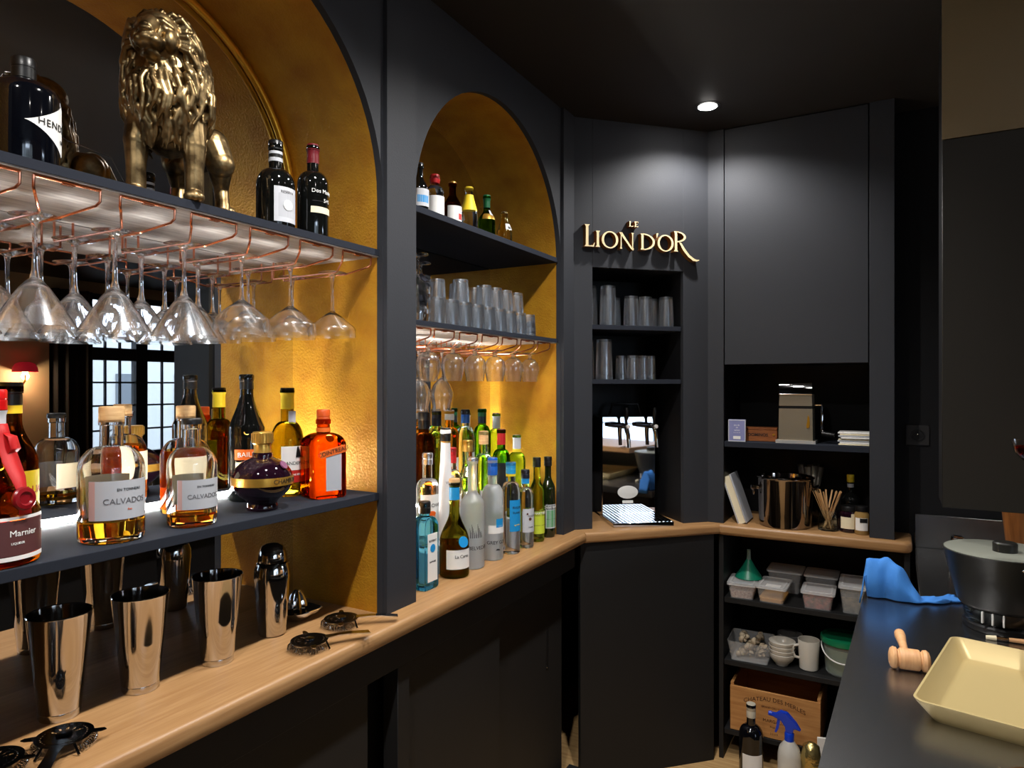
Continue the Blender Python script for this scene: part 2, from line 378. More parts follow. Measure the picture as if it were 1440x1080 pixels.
# tall cabinet facing the camera aisle
tc = thing('tall_cabinet', 'tall black cabinet with a big flat door above open shelves', 'cabinet', (-.63, 2.79, 0))
def tb(name, x0, x1, y0, y1, z0, z1, m=paint, bev=.001): return obj(name, bx(x0+.63, x1+.63, y0-2.79, y1-2.79, z0, z1, bev), m, tc)
tb('stile', -.668, -.598, 2.79, 2.81, CT, CEIL); tb('stile', -.08, 0, 2.79, 2.81, CT, CEIL)
tb('door', -.5945, -.0835, 2.79, 2.812, 1.583, CEIL-.004); tb('side_panel', -.016, 0, 2.81, 2.948, CT, CEIL)
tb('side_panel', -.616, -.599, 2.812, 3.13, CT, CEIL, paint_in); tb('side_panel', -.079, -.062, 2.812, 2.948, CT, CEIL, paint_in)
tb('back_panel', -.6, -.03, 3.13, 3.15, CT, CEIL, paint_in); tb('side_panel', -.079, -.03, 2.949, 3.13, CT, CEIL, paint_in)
tb('shelf', -.598, -.08, 2.80, 3.12, 1.252, 1.274, shelf_m); tb('inner_floor', -.598, -.08, 2.815, 3.12, 1.585, 1.6, paint_in)
# open shelves under the bar top
sc = thing('shelf_unit', 'low black open shelf unit under the oak counter, full of kitchen tubs', 'shelf unit', (-.3, 2.79, 0))
def sb(name, x0, x1, y0, y1, z0, z1, m=paint_in, bev=.001): return obj(name, bx(x0+.3, x1+.3, y0-2.79, y1-2.79, z0, z1, bev), m, sc)
sb('side_panel', -.617, -.599, 2.79, 3.17, 0, .904, paint_b); sb('side_panel', .03, .048, 2.79, 2.948, 0, .904, paint_b)
sb('back_panel', -.599, -.022, 3.15, 3.17, 0, .904)
for z in (.646, .396, .118): sb('shelf', -.598, -.022 if z < .2 else -.022, 2.80, 3.148, z-.02, z, paint_b)
tag(obj('wall_socket', bx(.035, .113, 2.941, 2.949, 1.275, 1.353, .003), mat('dark_grey_socket', (38, 37, 38), .5)), 'dark square wall socket on the recessed black wall', 'socket')
so = bpy.data.objects['wall_socket']
obj('socket_cup', lt([(0, -.002), (.024, -.002), (.024, .002), (.02, .002), (.018, 0), (0, 0)], 28), mat('socket_black', (26, 26, 27), .4), so, (.074, 2.9405, 1.314), (PI/2, 0, 0))
obj('earth_pin', lt([(0, 0), (.003, 0), (.003, .012), (0, .013)], 12), chrome, so, (.074, 2.9405, 1.318), (PI/2, 0, 0))

# steel worktop and hanging cabinet on the right
wt = thing('steel_worktop', 'long brushed steel worktop on the right holding the gold tray', 'worktop', (.3, 1.2, 0))
wp = [(-.077, 2.24), (-.16, -.9), (1.1, -.9), (1.1, 2.24)][::-1]
def steel_top(P, parent, px, py):
    bm = prism(N(), [(x-px, y-py) for x, y in P], .86, .9, 'xy')
    bmesh.ops.bevel(bm, geom=[e for e in bm.edges if len(e.link_faces) == 2 and e.calc_face_angle(0) > .5], offset=.004, segments=2, affect='EDGES')
    obj('top', bm, steel_t, parent)
steel_top(wp, wt, .3, 1.2)
obj('front_panel', prism(N(), [(-.05-.3, 2.2-1.2), (-.12-.3, -.9-1.2), (.02-.3, -.9-1.2), (.02-.3, 2.2-1.2)][::-1], 0, .86, 'xy'), paint_in, wt)
sk = thing('sink_counter', 'steel sink counter with a low backsplash behind the worktop', 'counter', (.6, 2.6, 0))
steel_top([(.065, 2.245), (1.1, 2.245), (1.1, 2.925), (.065, 2.925)], sk, .6, 2.6)
obj('front_panel', bx(.09-.6, .11-.6, 2.25-2.6, 2.92-2.6, 0, .86), paint, sk)
obj('backsplash', bx(.065-.6, 1.1-.6, 2.928-2.6, 2.945-2.6, .86, 1.023, .002), steel_t, sk)
hc = thing('hanging_cabinet', 'dark cabinet hanging over the steel worktop at the right edge', 'cabinet', (.22, 2.13, 1.175))
obj('door', bx(-.11, .16, 0, .02, 0, .976, .0015), warm_b, hc)
obj('upper_panel', bx(-.11, .16, 0, .02, .978, CEIL-1.175), brown_p, hc)
obj('body', bx(-.108, .158, .02, .2, 0, CEIL-1.175), paint_in, hc)
lg = thing('bar_ledge', 'raised dark bar ledge along the right of the worktop', 'ledge', (.5, .4, .9))
obj('top', bx(-.25, .3, -1.4, 1.45, .165, .20, .003), oak, lg); obj('upstand', bx(.05, .12, -1.4, 1.4, 0, .165), paint_in, lg)

# dining room seen only in the mirror
cur = mat('dark_curtain', (34, 28, 26), .8)
for y0, y1, lb_ in ((3.40, 3.80, 'dark curtain left of the mirrored window'), (4.90, 5.5, 'dark curtain right of the mirrored window')):
    w = y1-y0
    tag(obj('curtain', sheet(N(), lambda u, v: (4.13+.03*math.sin(u*w*70)+.008*math.sin(u*w*33), y0+u*w, .02+v*2.4), 60, 6), cur), lb_, 'curtain')
sh = mat('red_lamp_shade', (190, 30, 44), .6, emit=.35)
for y in (3.17, 2.3):  # second lamp is unseen, added for warm ambient light
    t = thing('wall_lamp', 'wall lamp with a red shade reflected in the near mirror' if y > 3 else 'added unseen wall lamp with a red shade further along the dining room wall', 'lamp', (4.2, y, 1.56))
    obj('shade', lt([(.10, .06), (.095, .10), (.075, .135), (.04, .15), (.038, .148), (.073, .133), (.093, .098), (.098, .06)], 28), sh, t, (-.13, 0, 0))
    obj('bracket', tube(N(), [(0, 0, -.05), (-.08, 0, -.06), (-.13, 0, -.02), (-.13, 0, .05)], .008), gold_tr, t)
    obj('bulb', lt([(0, .03), (.018, .04), (.024, .06), (.014, .085), (0, .09)], 16), mat('warm_bulb', (255, 214, 150), emit=12), t, (-.13, 0, 0))
    L = bpy.data.lights.new('glow', 'POINT'); L.energy = 9; L.color = (1, .72, .42); L.shadow_soft_size = .03
    o = bpy.data.objects.new('glow', L); C.objects.link(o); o.parent = t; o.location = (-.13, 0, .02)
hs = thing('building', 'white building with tall grey windows seen through the mirrored window', 'building', (9, 6, -1))
obj('wall', bx(0, .3, -9, 9, 0, 7), mat('white_render', (226, 226, 222), .8), hs)
for k in range(-5, 6):
    for z in (1.2, 3.6): obj('window', bx(-.02, 0, k*1.1-.24, k*1.1+.24, z, z+1.5), mat('grey_shutter', (128, 134, 140), .6) if k == -5 and z == 1.2 else bpy.data.materials['grey_shutter'], hs)
struct('ground', bx(5.2, 16, -6, 20, -.3, -.2), mat('paving', (150, 146, 140), .8))

# ------------------------------------------------------------------ bottles
g_green = glass('green_glass', (.25, .52, .06)); g_olive = glass('olive_glass', (.50, .46, .10)); g_blue = glass('blue_glass', (.42, .82, .95))
g_brown = glass('brown_glass', (.32, .14, .04)); g_frost = mat('frosted_glass', (240, 244, 244), .38, trans=.85); g_amber = glass('amber_spirit_glass', (.95, .62, .16))
g_orange = glass('orange_spirit_glass', (.88, .30, .03)); g_pale = glass('pale_spirit_glass', (.97, .95, .78)); g_ygreen = glass('yellow_green_glass', (.78, .84, .30))
g_lime = glass('lime_glass', (.62, .86, .30)); g_mint = glass('pale_green_glass', (.86, .97, .86))
dark_g = mat('dark_bottle_glass', (12, 13, 12), .06, coat=.6); dark_red_g = mat('dark_berry_glass', (26, 8, 20), .05, coat=.8); dark_green_g = mat('dark_green_bottle', (22, 30, 10), .06, coat=.6)
dark_blue_g = mat('dark_navy_bottle', (6, 7, 12), .08, coat=.5)
liq_amber = glass('amber_liquid', (.98, .72, .18), ior=1.34); liq_orange = glass('orange_liquid', (.93, .40, .05), ior=1.34); liq_dark = glass('cognac_liquid', (.80, .42, .08), ior=1.34)
cm = {k: mat(k+'_cap', v, .35) for k, v in dict(black=(16, 16, 17), navy=(22, 28, 44), blue=(24, 84, 170), green=(16, 84, 48), red=(170, 28, 30), burgundy=(110, 24, 34), orange=(206, 84, 30), white=(228, 228, 228), sky=(40, 150, 205)).items()}
cm['gold'] = mat('gold_cap', (214, 170, 84), .3, metal=.8); cm['silver'] = mat('silver_cap', (205, 206, 212), .25, metal=.9); cm['cork'] = cork
yellow_p = mat('yellow_paper', (236, 204, 40), .55); blue_p = mat('blue_paper', (24, 140, 205), .5); lime_p = mat('lime_paper', (196, 212, 60), .5)
green_p = mat('green_paper', (66, 150, 84), .5); red_p = mat('red_paper', (176, 40, 34), .5); brown_p2 = mat('maroon_paper', (86, 48, 48), .5); silver_p = mat('silver_paper', (196, 198, 204), .4)
black_p = mat('black_paper', (20, 20, 20), .5); orange_p = mat('orange_paper', (226, 104, 30), .5); pink_p = mat('pinkish_paper', (186, 150, 146), .55)

def profile(H, R, rn, zs, zn, style='round', foot=.004, lip=True):
    """outer outline from the base centre to the mouth"""
    p = [(0, .004), (R*.6, .003), (R*.86, 0), (R*.97, .003), (R, foot+.004)]
    if style == 'round':
        p += [(R, zs)]+[(rn+(R-rn)*math.cos(t*PI/2/8), zs+(zn-zs)*math.sin(t*PI/2/8)) for t in range(1, 8)]
        p += [(rn+.0006, zn)]
    elif style == 'slope':
        p += [(R, zs)]+[(rn+(R-rn)*(.5+.5*math.cos(PI*t/10)), zs+(zn-zs)*t/10) for t in range(1, 11)]
    elif style == 'long':
        p += [(R, zs)]+[(rn+(R-rn)*(1-t/10)**1.7*(1+.5*t/10), zs+(zn-zs)*t/10) for t in range(1, 11)]
    elif style == 'ball':
        rc = (zs+zn)/2
        p = [(0, .004), (R*.42, .002), (R*.5, 0), (R*.52, .006), (R*.47, .014)]
        p += [(max(rn, R*math.sin(a)), .014+(zn-.014)*(1-math.cos(a))/2) for a in [PI*(k/16) for k in range(3, 16)]]
        p += [(rn, zn)]
    p += [(rn, H-.012)]
    if lip: p += [(rn+.0022, H-.011), (rn+.0022, H-.003), (rn+.001, H)]
    else: p += [(rn, H)]
    return p
def radius_at(p, z):
    for (r0, z0), (r1, z1) in zip(p[4:], p[5:]):
        if z0 <= z <= z1: return r0+(r1-r0)*((z-z0)/max(1e-6, z1-z0))
    return p[4][0]
def bottle(name, label, loc, H, R, rn, zs, zn, g, cap=None, wrap=(), labels=(), group=None, style='round', n=2, b=1, hollow=False, liquid=None, rz=0, cat='bottle', seg=32):
    """labels: (z0, z1, material, half angle, centre angle, [(text, size, dz, ink, da, arch)])"""
    t = thing(name, label, cat, loc, rz, group)
    p = profile(H, R, rn, zs, zn, style); kw = dict(n=n, b=b, rmax=R, rmin=rn)
    bm = N(); outer = p+[(0, H)] if not hollow else p
    if hollow:
        w = .0032
        inner = [(max(0.0, r-w), z) for r, z in p if z > .012]
        inner = [(0, .012), (R*.8, .011)]+inner
        lathe(bm, p+[(p[-1][0]-w, H)]+inner[::-1][1:], seg, **kw)
    else: lathe(bm, outer, seg, **kw)
    obj('glass_body', bm, g, t)
    if liquid:
        lv, lm = liquid; w = .0027
        q = [(0, .0105), (R*.8, .0105)]+[(r-w, z) for r, z in p if .012 < z < lv]
        q += [(radius_at(p, lv)-w, lv), (0, lv)]
        obj('liquid', lt(q, seg, **kw), lm, t)
    if cap:
        m, h, r, z0 = cap
        kind = 'cork' if m is cork else 'cap'
        c = [(0, z0), (r, z0), (r, z0+h-.002), (r-.0015, z0+h), (0, z0+h)]
        if kind == 'cap' and h > .015: c = [(0, z0), (r, z0), (r, z0+h*.45), (r-.0006, z0+h*.47), (r-.0006, z0+h*.52), (r, z0+h*.54), (r, z0+h-.002), (r-.0015, z0+h), (0, z0+h)]
        obj(kind, lt(c, 24), m, t)
    for m, z0, z1 in wrap:
        k = max(1, int((z1-z0)/.006)); zz = [z0+(z1-z0)*i/k for i in range(k+1)]
        obj('neck_wrap', lt([(radius_at(p, z)+.0008, z) for z in zz]+[(radius_at(p, z)+.0003, z) for z in zz[::-1]]+[(radius_at(p, z0)+.0008, z0)], 24, **kw), m, t)
    for L in labels:
        z0, z1, m, ha, ca, tx = L
        if n > 3:     # flat faced bottle: the label is a flat card on the front face
            xf_ = R*b+.0006; wd = ha
            lo = obj('label', bx(xf_-.0004, xf_+.0004, ca-wd, ca+wd, z0, z1, .0003), m, t)
            for s, sz, dz, mk, da, ar in tx: text_flat(lo, s, sz, mk, (xf_+.0006, ca+da, (z0+z1)/2+dz), (PI/2, 0, PI/2))
        else:
            r = radius_at(p, (z0+z1)/2); k = max(1, int((z1-z0)/.008)); zz = [z0+(z1-z0)*i/k for i in range(k+1)]
            prof = [(radius_at(p, z)+.0009, z) for z in zz]; prof = prof+[(a-.0005, z) for a, z in prof[::-1]]+[prof[0]]
            lo = obj('label', lt(prof, 20, a0=ca-ha, a1=ca+ha, **kw), m, t)
            for s, sz, dz, mk, da, ar in tx: text_round(lo, s, sz, mk, r+.0006, (z0+z1)/2+dz, ca+da, b if R > rn else 1, ar)
    return t
def lines(n, w, z0, dz, size=.004, mk=None):
    """rows of fine print too small to read"""
    return []

SH = 1.239
# near shelf, from the left edge of the photo
G1 = 'spirit bottles on the lit near shelf'
t = bottle('liqueur_bottle', 'squat amber liqueur bottle with red ribbon, wax seal and maroon label at the left edge', (-1.150, .491, SH), .235, .058, .0145, .07, .145, g_amber,
    cap=(red_pl, .03, .017, .225), wrap=((silver_p, .195, .224),), style='slope', group=G1,
    labels=((.018, .068, brown_p2, .95, 0, (('Marnier', .0125, .006, white_ink, .25, 0), ('Grand', .0125, .006, white_ink, -.62, 0), ('LIQUEUR', .0045, -.008, white_ink, .1, 0))), (.011, .017, white_pl, .95, 0, ()), (.0685, .073, white_pl, .95, 0, ())))
obj('liquid', lt([(0, .012), (.053, .012), (.054, .07), (.052, .078), (0, .078)], 32), liq_dark, t)
def band(name, pts, w, m, t):
    bm = N(); V = []
    for (x, y, z), ww in zip(pts, w):
        n = Vector((x, y, 0)).normalized(); u = Vector((-n.y, n.x, 0)); q = Vector((x, y, z)); V.append((bm.verts.new(q-u*ww), bm.verts.new(q+n*.0007), bm.verts.new(q+u*ww)))
    for A_, B_ in zip(V, V[1:]):
        for k in (0, 1): bm.faces.new([A_[k], A_[k+1], B_[k+1], B_[k]])
    o = obj(name, bm, m, t); mm = o.modifiers.new('t', 'SOLIDIFY'); mm.thickness = .0012
ribbon_m = mat('red_satin_ribbon', (178, 14, 18), .55)
band('ribbon', [(.0185, .004, .205), (.019, .005, .19), (.024, .006, .17), (.033, .008, .15), (.048, .010, .128), (.0595, .011, .105), (.062, .012, .088), (.062, .013, .076)], [.006, .009, .012, .013, .011, .006, .008, .009], ribbon_m, t)
band('bow', [(.020, .008, .150), (.030, .016, .168), (.025, .014, .186), (.019, .006, .192)], [.004, .010, .009, .003], ribbon_m, t)
obj('seal', lt([(0, .004), (.008, .004), (.010, .0065), (.015, .0055), (.017, .003), (.017, 0), (0, 0)], 26), wax, t, (.059, .012, .098), (0, PI/2-.1, .2))
bottle('liqueur_bottle', 'dark coffee liqueur bottle with a yellow neck band and yellow label behind the ribboned bottle', (-1.235, .552, SH), .262, .0365, .0145, .135, .205, g_brown,
    cap=(cm['black'], .018, .0165, .248), wrap=((yellow_p, .216, .229), (cm['black'], .229, .247)), style='slope', group=G1,
    labels=((.055, .125, yellow_p, 1.1, .1, (('KAHLUA', .017, .004, red_ink, 0, 0), ('COFFEE', .007, -.02, ink, 0, 0))),))
CAL = dict(hollow=True, group=G1, style='round', rz=-.33)
bottle('brandy_bottle', 'big round clear brandy bottle with cork stopper and grey-pink label, a third full', (-1.158, .668, SH), .205, .0505, .0175, .118, .158, clear,
    cap=(cork, .026, .0195, .199), liquid=(.036, liq_amber), labels=((.040, .104, grey_card, .98, .12, (('CALVADOS', .0135, -.002, grey_ink, .12, 0), ('EN TONNEAU', .0062, .017, ink, .22, 0), ('fine', .005, -.016, orange_ink, .22, 0))),
    (.0402, .1038, pink_p, .10, -.77, ())), **CAL)
bottle('brandy_bottle', 'orange brandy bottle with pale cork standing at the mirror behind the clear ones', (-1.275, .888, SH), .20, .048, .0165, .112, .152, clear,
    cap=(cork, .026, .0185, .193), liquid=(.128, liq_orange), labels=((.05, .115, cream, .9, 0, ()), (.05, .115, cream, .8, PI, ())), **CAL)
bottle('brandy_bottle', 'smaller clear brandy bottle with black stopper and grey label', (-1.150, .814, SH), .190, .0435, .0150, .112, .145, clear,
    cap=(cm['black'], .011, .0185, .188), liquid=(.024, liq_amber), labels=((.034, .088, grey_card, .98, .1, (('CALVADOS', .0115, -.004, grey_ink, .1, 0), ('EN TONNEAU', .0055, .014, ink, .2, 0))), (.0342, .0878, pink_p, .09, -.76, ())), **CAL)
for q in list(bpy.data.objects):     # printed back labels of the three brandies, seen in the mirror
    if q.name.startswith('brandy_bottle') and q.location.x > -1.2:
        r = .0505 if q.location.y < .7 else .0435
        obj('back_label', lt([(r+.0009, .036), (r+.0009, .104 if r > .05 else .09), (r+.0004, .104 if r > .05 else .09), (r+.0004, .036), (r+.0009, .036)], 18, a0=PI-.8, a1=PI+.8), cream, q)
bottle('liqueur_bottle', 'tall black cream-liqueur bottle with gold emblem and orange banner label', (-1.285, 1.047, SH), .285, .0395, .0145, .165, .245, dark_g, style='long', group=G1, rz=-.4,
    cap=(cm['black'], .034, .0155, .252), labels=((.095, .118, orange_p, .85, -.1, (('BAILEYS', .0155, 0, white_ink, 0, 2.0),)), (.02, .09, cream, .8, -.1, ())))
em = N()
for dy, dz in ((-.006, .006), (.006, .006), (-.006, -.006), (.006, -.006)):
    tube(em, [(0, dy+.0055*math.cos(a*PI/8), dz+.0055*math.sin(a*PI/8)) for a in range(16)], .0013, 6, closed=True)
obj('emblem', em, gold_ink, bpy.data.objects['liqueur_bottle.002'], (.0345, -.004, .162), (0, -.35, -.1))
t = bottle('liqueur_bottle', 'round dark berry liqueur bottle with a gold belt and crown stopper', (-1.160, .985, SH), .120, .062, .018, .05, .112, dark_red_g, style='ball', group=G1)
obj('gold_belt', lt([(.0627, .054), (.063, .062), (.0627, .071), (.0621, .071), (.0621, .054), (.0627, .054)], 40), gold_ink, t)
text_round(bpy.data.objects['gold_belt'], 'CHAMBORD', .0135, ink, .0626, .0625, .25)
obj('stopper', lt([(0, .108), (.0185, .108), (.019, .118), (.0175, .121), (.0175, .137), (.0205, .14), (.0205, .160), (.019, .163), (0, .163)], 20), cm['gold'], t)
fl = N()
for k in range(20):
    a = 2*PI*k/20; tube(fl, [(.0205*math.cos(a), .0205*math.sin(a), .141), (.0205*math.cos(a), .0205*math.sin(a), .160)], .0018, 6)
obj('fluting', fl, cm['gold'], bpy.data.objects['stopper'])
obj('seal', lt([(0, .002), (.009, .002), (.010, 0), (0, 0)], 22), mat('plum_seal', (110, 50, 90), .4), t, (.050, .012, .0945), (0, .95, .24))
bottle('port_bottle', 'olive port bottle with a yellow neck and white and red label by the mirror', (-1.262, 1.145, SH), .252, .0385, .0145, .118, .175, g_olive, style='round', group=G1, rz=-.35,
    cap=(cm['black'], .012, .0165, .243), wrap=((yellow_p, .205, .243),), labels=((.062, .118, white_pl, .85, .1, (('SANDEMAN', .011, -.012, ink, .05, 0),)), (.033, .0615, red_p, .85, .1, (('FINE RED', .0065, .004, white_ink, .05, 0),))))
pb = bpy.data.objects['port_bottle']
fg = N(); prism(fg, [(-.006, -.012), (.007, -.012), (.004, .004), (.001, .013), (-.002, .013), (-.004, .004)], 0, .0006, 'yz')
obj('cloaked_figure', fg, black_p, pb, (.0386, .010, .104), (0, 0, .26))
obj('neck_tag', bx(0, .001, -.009, .009, -.015, .015, .0004), silver_p, pb, (.0175, .004, .185))
t = bottle('orange_liqueur_bottle', 'square orange liqueur bottle with an orange cap and slanting banner label', (-1.168, 1.168, SH), .182, .0425, .0145, .122, .150, g_orange, n=7, style='round', group=G1, rz=-.36,
    cap=(cm['orange'], .034, .0155, .170), wrap=((orange_p, .152, .162),), labels=((.018, .105, grey_card, .019, .006, ()),))
bn = obj('banner', bx(.0432, .0438, -.032, .032, -.0085, .0085, .0002), orange_p, t, (.0006, .004, .108), (.22, 0, 0))
text_flat(bn, 'COINTREAU', .0135, ink, (.0442, 0, 0), (PI/2, 0, PI/2))
obj('seal', lt([(0, .0012), (.010, .0012), (.010, 0), (0, 0)], 22), gold_ink, t, (.034, .0, .138), (0, 1.0, 0))

# top shelf of the near niche
TS = 1.829
t = bottle('gin_bottle', 'squat near-black gin bottle with a white diamond label beside the lion', (-1.165, .538, TS), .170, .0475, .0135, .110, .137, dark_blue_g, cap=(cm['black'], .032, .0165, .140), style='round', group='bottles beside the lion statue')
lb_ = N()
def dia(u, v):
    w = (.5-abs(u-.5))*2; h = .040*(w**1.35); a = (u-.5)*2.7+.92
    return (.0484*math.cos(a), .0484*math.sin(a), .066+(v-.5)*2*h)
sheet(lb_, dia, 30, 6); lo = obj('label', lb_, white_pl, t)
text_round(lo, "HENDRICK'S", .0155, ink, .0486, .068, .90, space=1.12); text_round(lo, 'GIN', .008, ink, .0486, .048, .9)
bottle('rum_bottle', 'stout black rum bottle with a big grey engraved label on the top shelf', (-1.160, 1.020, TS), .190, .040, .0135, .098, .135, dark_g, cap=(cm['black'], .02, .0155, .176), style='round',
    wrap=((silver_p, .150, .158), (cm['black'], .158, .166), (silver_p, .166, .172)), group='bottles beside the lion statue',
    labels=((.016, .090, silver_p, .72, -.08, (('RESERVA', .008, .026, ink, 0, 0),)), (.026, .076, grey_card, .5, -.08, ())))
rb = bpy.data.objects['rum_bottle']
obj('portrait', lt([(0, .0006), (.011, .0006), (.011, 0), (0, 0)], 26), white_pl, rb, (.0412, -.003, .052), (0, PI/2, -.08))
bottle('rum_bottle', 'slim dark rum bottle with a burgundy capsule and white script, right of the stout one', (-1.140, 1.108, TS), .208, .0345, .0125, .120, .150, dark_g, cap=(cm['burgundy'], .012, .0135, .200), style='round',
    wrap=((cm['burgundy'], .168, .200),), group='bottles beside the lion statue',
    labels=((.052, .066, cream, 1.0, .1, ()), (.078, .079, black_p, .9, .1, (('Dos Maderas', .0125, .022, white_ink, 0, 0), ('5+5', .012, .002, white_ink, .1, 0)))))

# copper stemware racks
def rack(y, z, label, group, w=.048):
    t = thing('stemware_rack', label, 'rack', (-1.10, y, z), 0, group)
    obj('front_bar', tube(N(), [(0, -w, -.0022), (0, w, -.0022)], .0022, 8), copper, t)
    for s in (-1, 1):
        obj('rail', tube(N(), [(0, s*w, -.002), (-.001, s*w, -.019), (-.006, s*(w-.004), -.026), (-.046, s*.019, -.042), (-.054, s*.0165, -.044), (-.262, s*.0165, -.044), (-.264, s*.0165, -.04), (-.264, s*.0165, -.002)], .0022, 8), copper, t)
    obj('screw_plate', bx(-.006, .004, -.009, .009, -.0062, -.0045, .0006), copper, t)
    return t
base_r = None
for k in range(7):
    lb_ = ('copper wire stemware rack nearest the left edge under the lion shelf', 'second copper stemware rack from the left, holding the nearest martini glass', 'third copper stemware rack from the left under the lion shelf', 'fourth copper stemware rack from the left under the lion shelf',
           'fifth copper stemware rack from the left under the lion shelf', 'sixth copper stemware rack from the left, below the stout rum bottle', 'copper stemware rack at the right end of the lion shelf, against the gold wall')[k]
    if k == 0: base_r = rack(.455, 1.811, lb_, 'copper stemware racks')
    else: dup(base_r, (-1.10, .441+.128*k, 1.811), label=lb_)
for k in range(7):
    lb_ = ('copper stemware rack hard against the left pillar in the far niche',)+tuple('%s copper stemware rack from the left pillar in the far niche' % w for w in ('second', 'third', 'fourth', 'fifth', 'sixth'))+('copper stemware rack at the right end of the far niche',)
    dup(base_r, (-1.10, 1.44+.1237*k+(.011 if k == 0 else 0), 1.656), label=lb_[k])

# hanging stemware: outline runs down from the foot (origin) to the rim
def stem_parts(t, foot_r, stem_l, bowl, g, rs=.004):
    obj('foot', lt([(0, 0), (foot_r*.9, 0), (foot_r, -.0012), (foot_r*.92, -.0022), (.012, -.005), (.0065, -.0095), (0, -.0095)], 36), g, t)
    obj('stem', lt([(0, -.0094), (.0062, -.0094), (rs, -.022), (rs*.92, -stem_l*.6), (rs*1.15, -stem_l+.012), (rs*1.9, -stem_l), (0, -stem_l)], 20), g, t)
    w = .0014
    out = [(0, -stem_l-.0001)]+[(r, -stem_l-z) for r, z in bowl]
    inn = [(max(0, r-w), -stem_l-z-(.004 if i == 0 else .0006)) for i, (r, z) in enumerate(bowl)][::-1]
    inn[0] = (bowl[-1][0]-w, -stem_l-bowl[-1][1])
    obj('bowl', lt(out+inn+[(0, -stem_l-bowl[0][1]-.005)], 40), g, t)
def highlit(name, k, tint=(1, 1, 1), rough=.3):  # bluish gloss mixed into the glass to add bright highlight streaks
    m = glass(name, tint); nt = m.node_tree; g = [n for n in nt.nodes if n.type == 'BSDF_GLASS'][0]
    d = nt.nodes.new('ShaderNodeBsdfGlossy'); d.inputs['Roughness'].default_value = rough; d.inputs[0].default_value = (.86, .92, 1, 1); x = nt.nodes.new('ShaderNodeMixShader'); x.inputs[0].default_value = k
    nt.links.new(g.outputs[0], x.inputs[1]); nt.links.new(d.outputs[0], x.inputs[2]); nt.links.new(x.outputs[0], nt.nodes['Material Output'].inputs[0]); return m
stem_m = highlit('stemware_glass', .07, rough=.22)
MART = [(.006, .0), (.012, .005), (.022, .017), (.040, .045), (.0585, .078)]
COUP = [(.006, 0), (.014, .006), (.030, .018), (.052, .037), (.0555, .043), (.0560, .062)]
SNIF = [(.005, 0), (.018, .004), (.030, .016), (.0355, .032), (.0345, .048), (.030, .068), (.0275, .084)]
TULI = [(.005, 0), (.014, .008), (.028, .024), (.0385, .050), (.0365, .064), (.030, .092), (.0325, .108)]
def hanging(name, label, loc, foot_r, stem_l, bowl, group, rs=.004):
    t = thing(name, label, 'glass', loc, 0, group); stem_parts(t, foot_r, stem_l, bowl, stem_m, rs); return t
FZ = 1.811-.044+.0024+.0024
m0 = hanging('martini_glass', 'large upturned martini glass hanging nearest the camera in the near niche', (-1.198, .569, FZ), .036, .100, MART, 'hanging martini glasses')
for k, x, lb_ in ((2, -1.198, 'upturned martini glass in front, third rack, left of the mirrored window top'), (3, -1.190, 'upturned martini glass in front, fourth rack from the left'),
                  (2, -1.327, 'upturned martini glass by the mirror on the third rack'), (3, -1.327, 'upturned martini glass by the mirror on the fourth rack'),
                  (4, -1.327, 'upturned martini glass by the mirror on the fifth rack'), (0, -1.198, 'upturned martini glass cut by the left edge of the photo'), (1, -1.327, 'upturned martini glass behind the nearest one, by the mirror')):
    dup(m0, (x, .441+.128*k+(.015 if k == 0 else 0), FZ), label=lb_)
c0 = hanging('coupe_glass', 'wide shallow coupe hanging in front on the fifth rack', (-1.185, .953, FZ), .034, .094, COUP, 'hanging coupe glasses', .0034)
for k, x, lb_ in ((5, -1.182, 'wide shallow coupe hanging in front before the corner of the gold wall'), (6, -1.180, 'last wide shallow coupe at the right end against the gold wall'),
                  (5, -1.322, 'shallow coupe by the mirror on the sixth rack'), (6, -1.315, 'shallow coupe by the mirror on the last rack')):
    dup(c0, (x, .441+.128*k, FZ), label=lb_)
FZ2 = 1.656-.044+.0048
s0 = hanging('snifter_glass', 'brandy snifter hanging second from the left pillar in the far niche', (-1.157, 1.5637, FZ2), .030, .020, SNIF, 'hanging snifters in the far niche', .0042)
for k, w in ((2, 'third'), (3, 'fourth'), (4, 'fifth'), (5, 'sixth')): dup(s0, (-1.157, 1.44+.1237*k, FZ2), label='brandy snifter hanging %s from the left pillar in the far niche' % w)
dup(s0, (-1.157, 1.44+.1237*6, FZ2), label='brandy snifter hanging last at the right end of the far niche')
t0 = hanging('wine_glass', 'long-stemmed tulip wine glass hanging lower than the snifters', (-1.285, 1.811, FZ2), .034, .092, TULI, 'long tulip glasses in the far niche', .0035)
dup(t0, (-1.285, 1.6874, FZ2), label='long-stemmed tulip glass half hidden by the dark pillar')

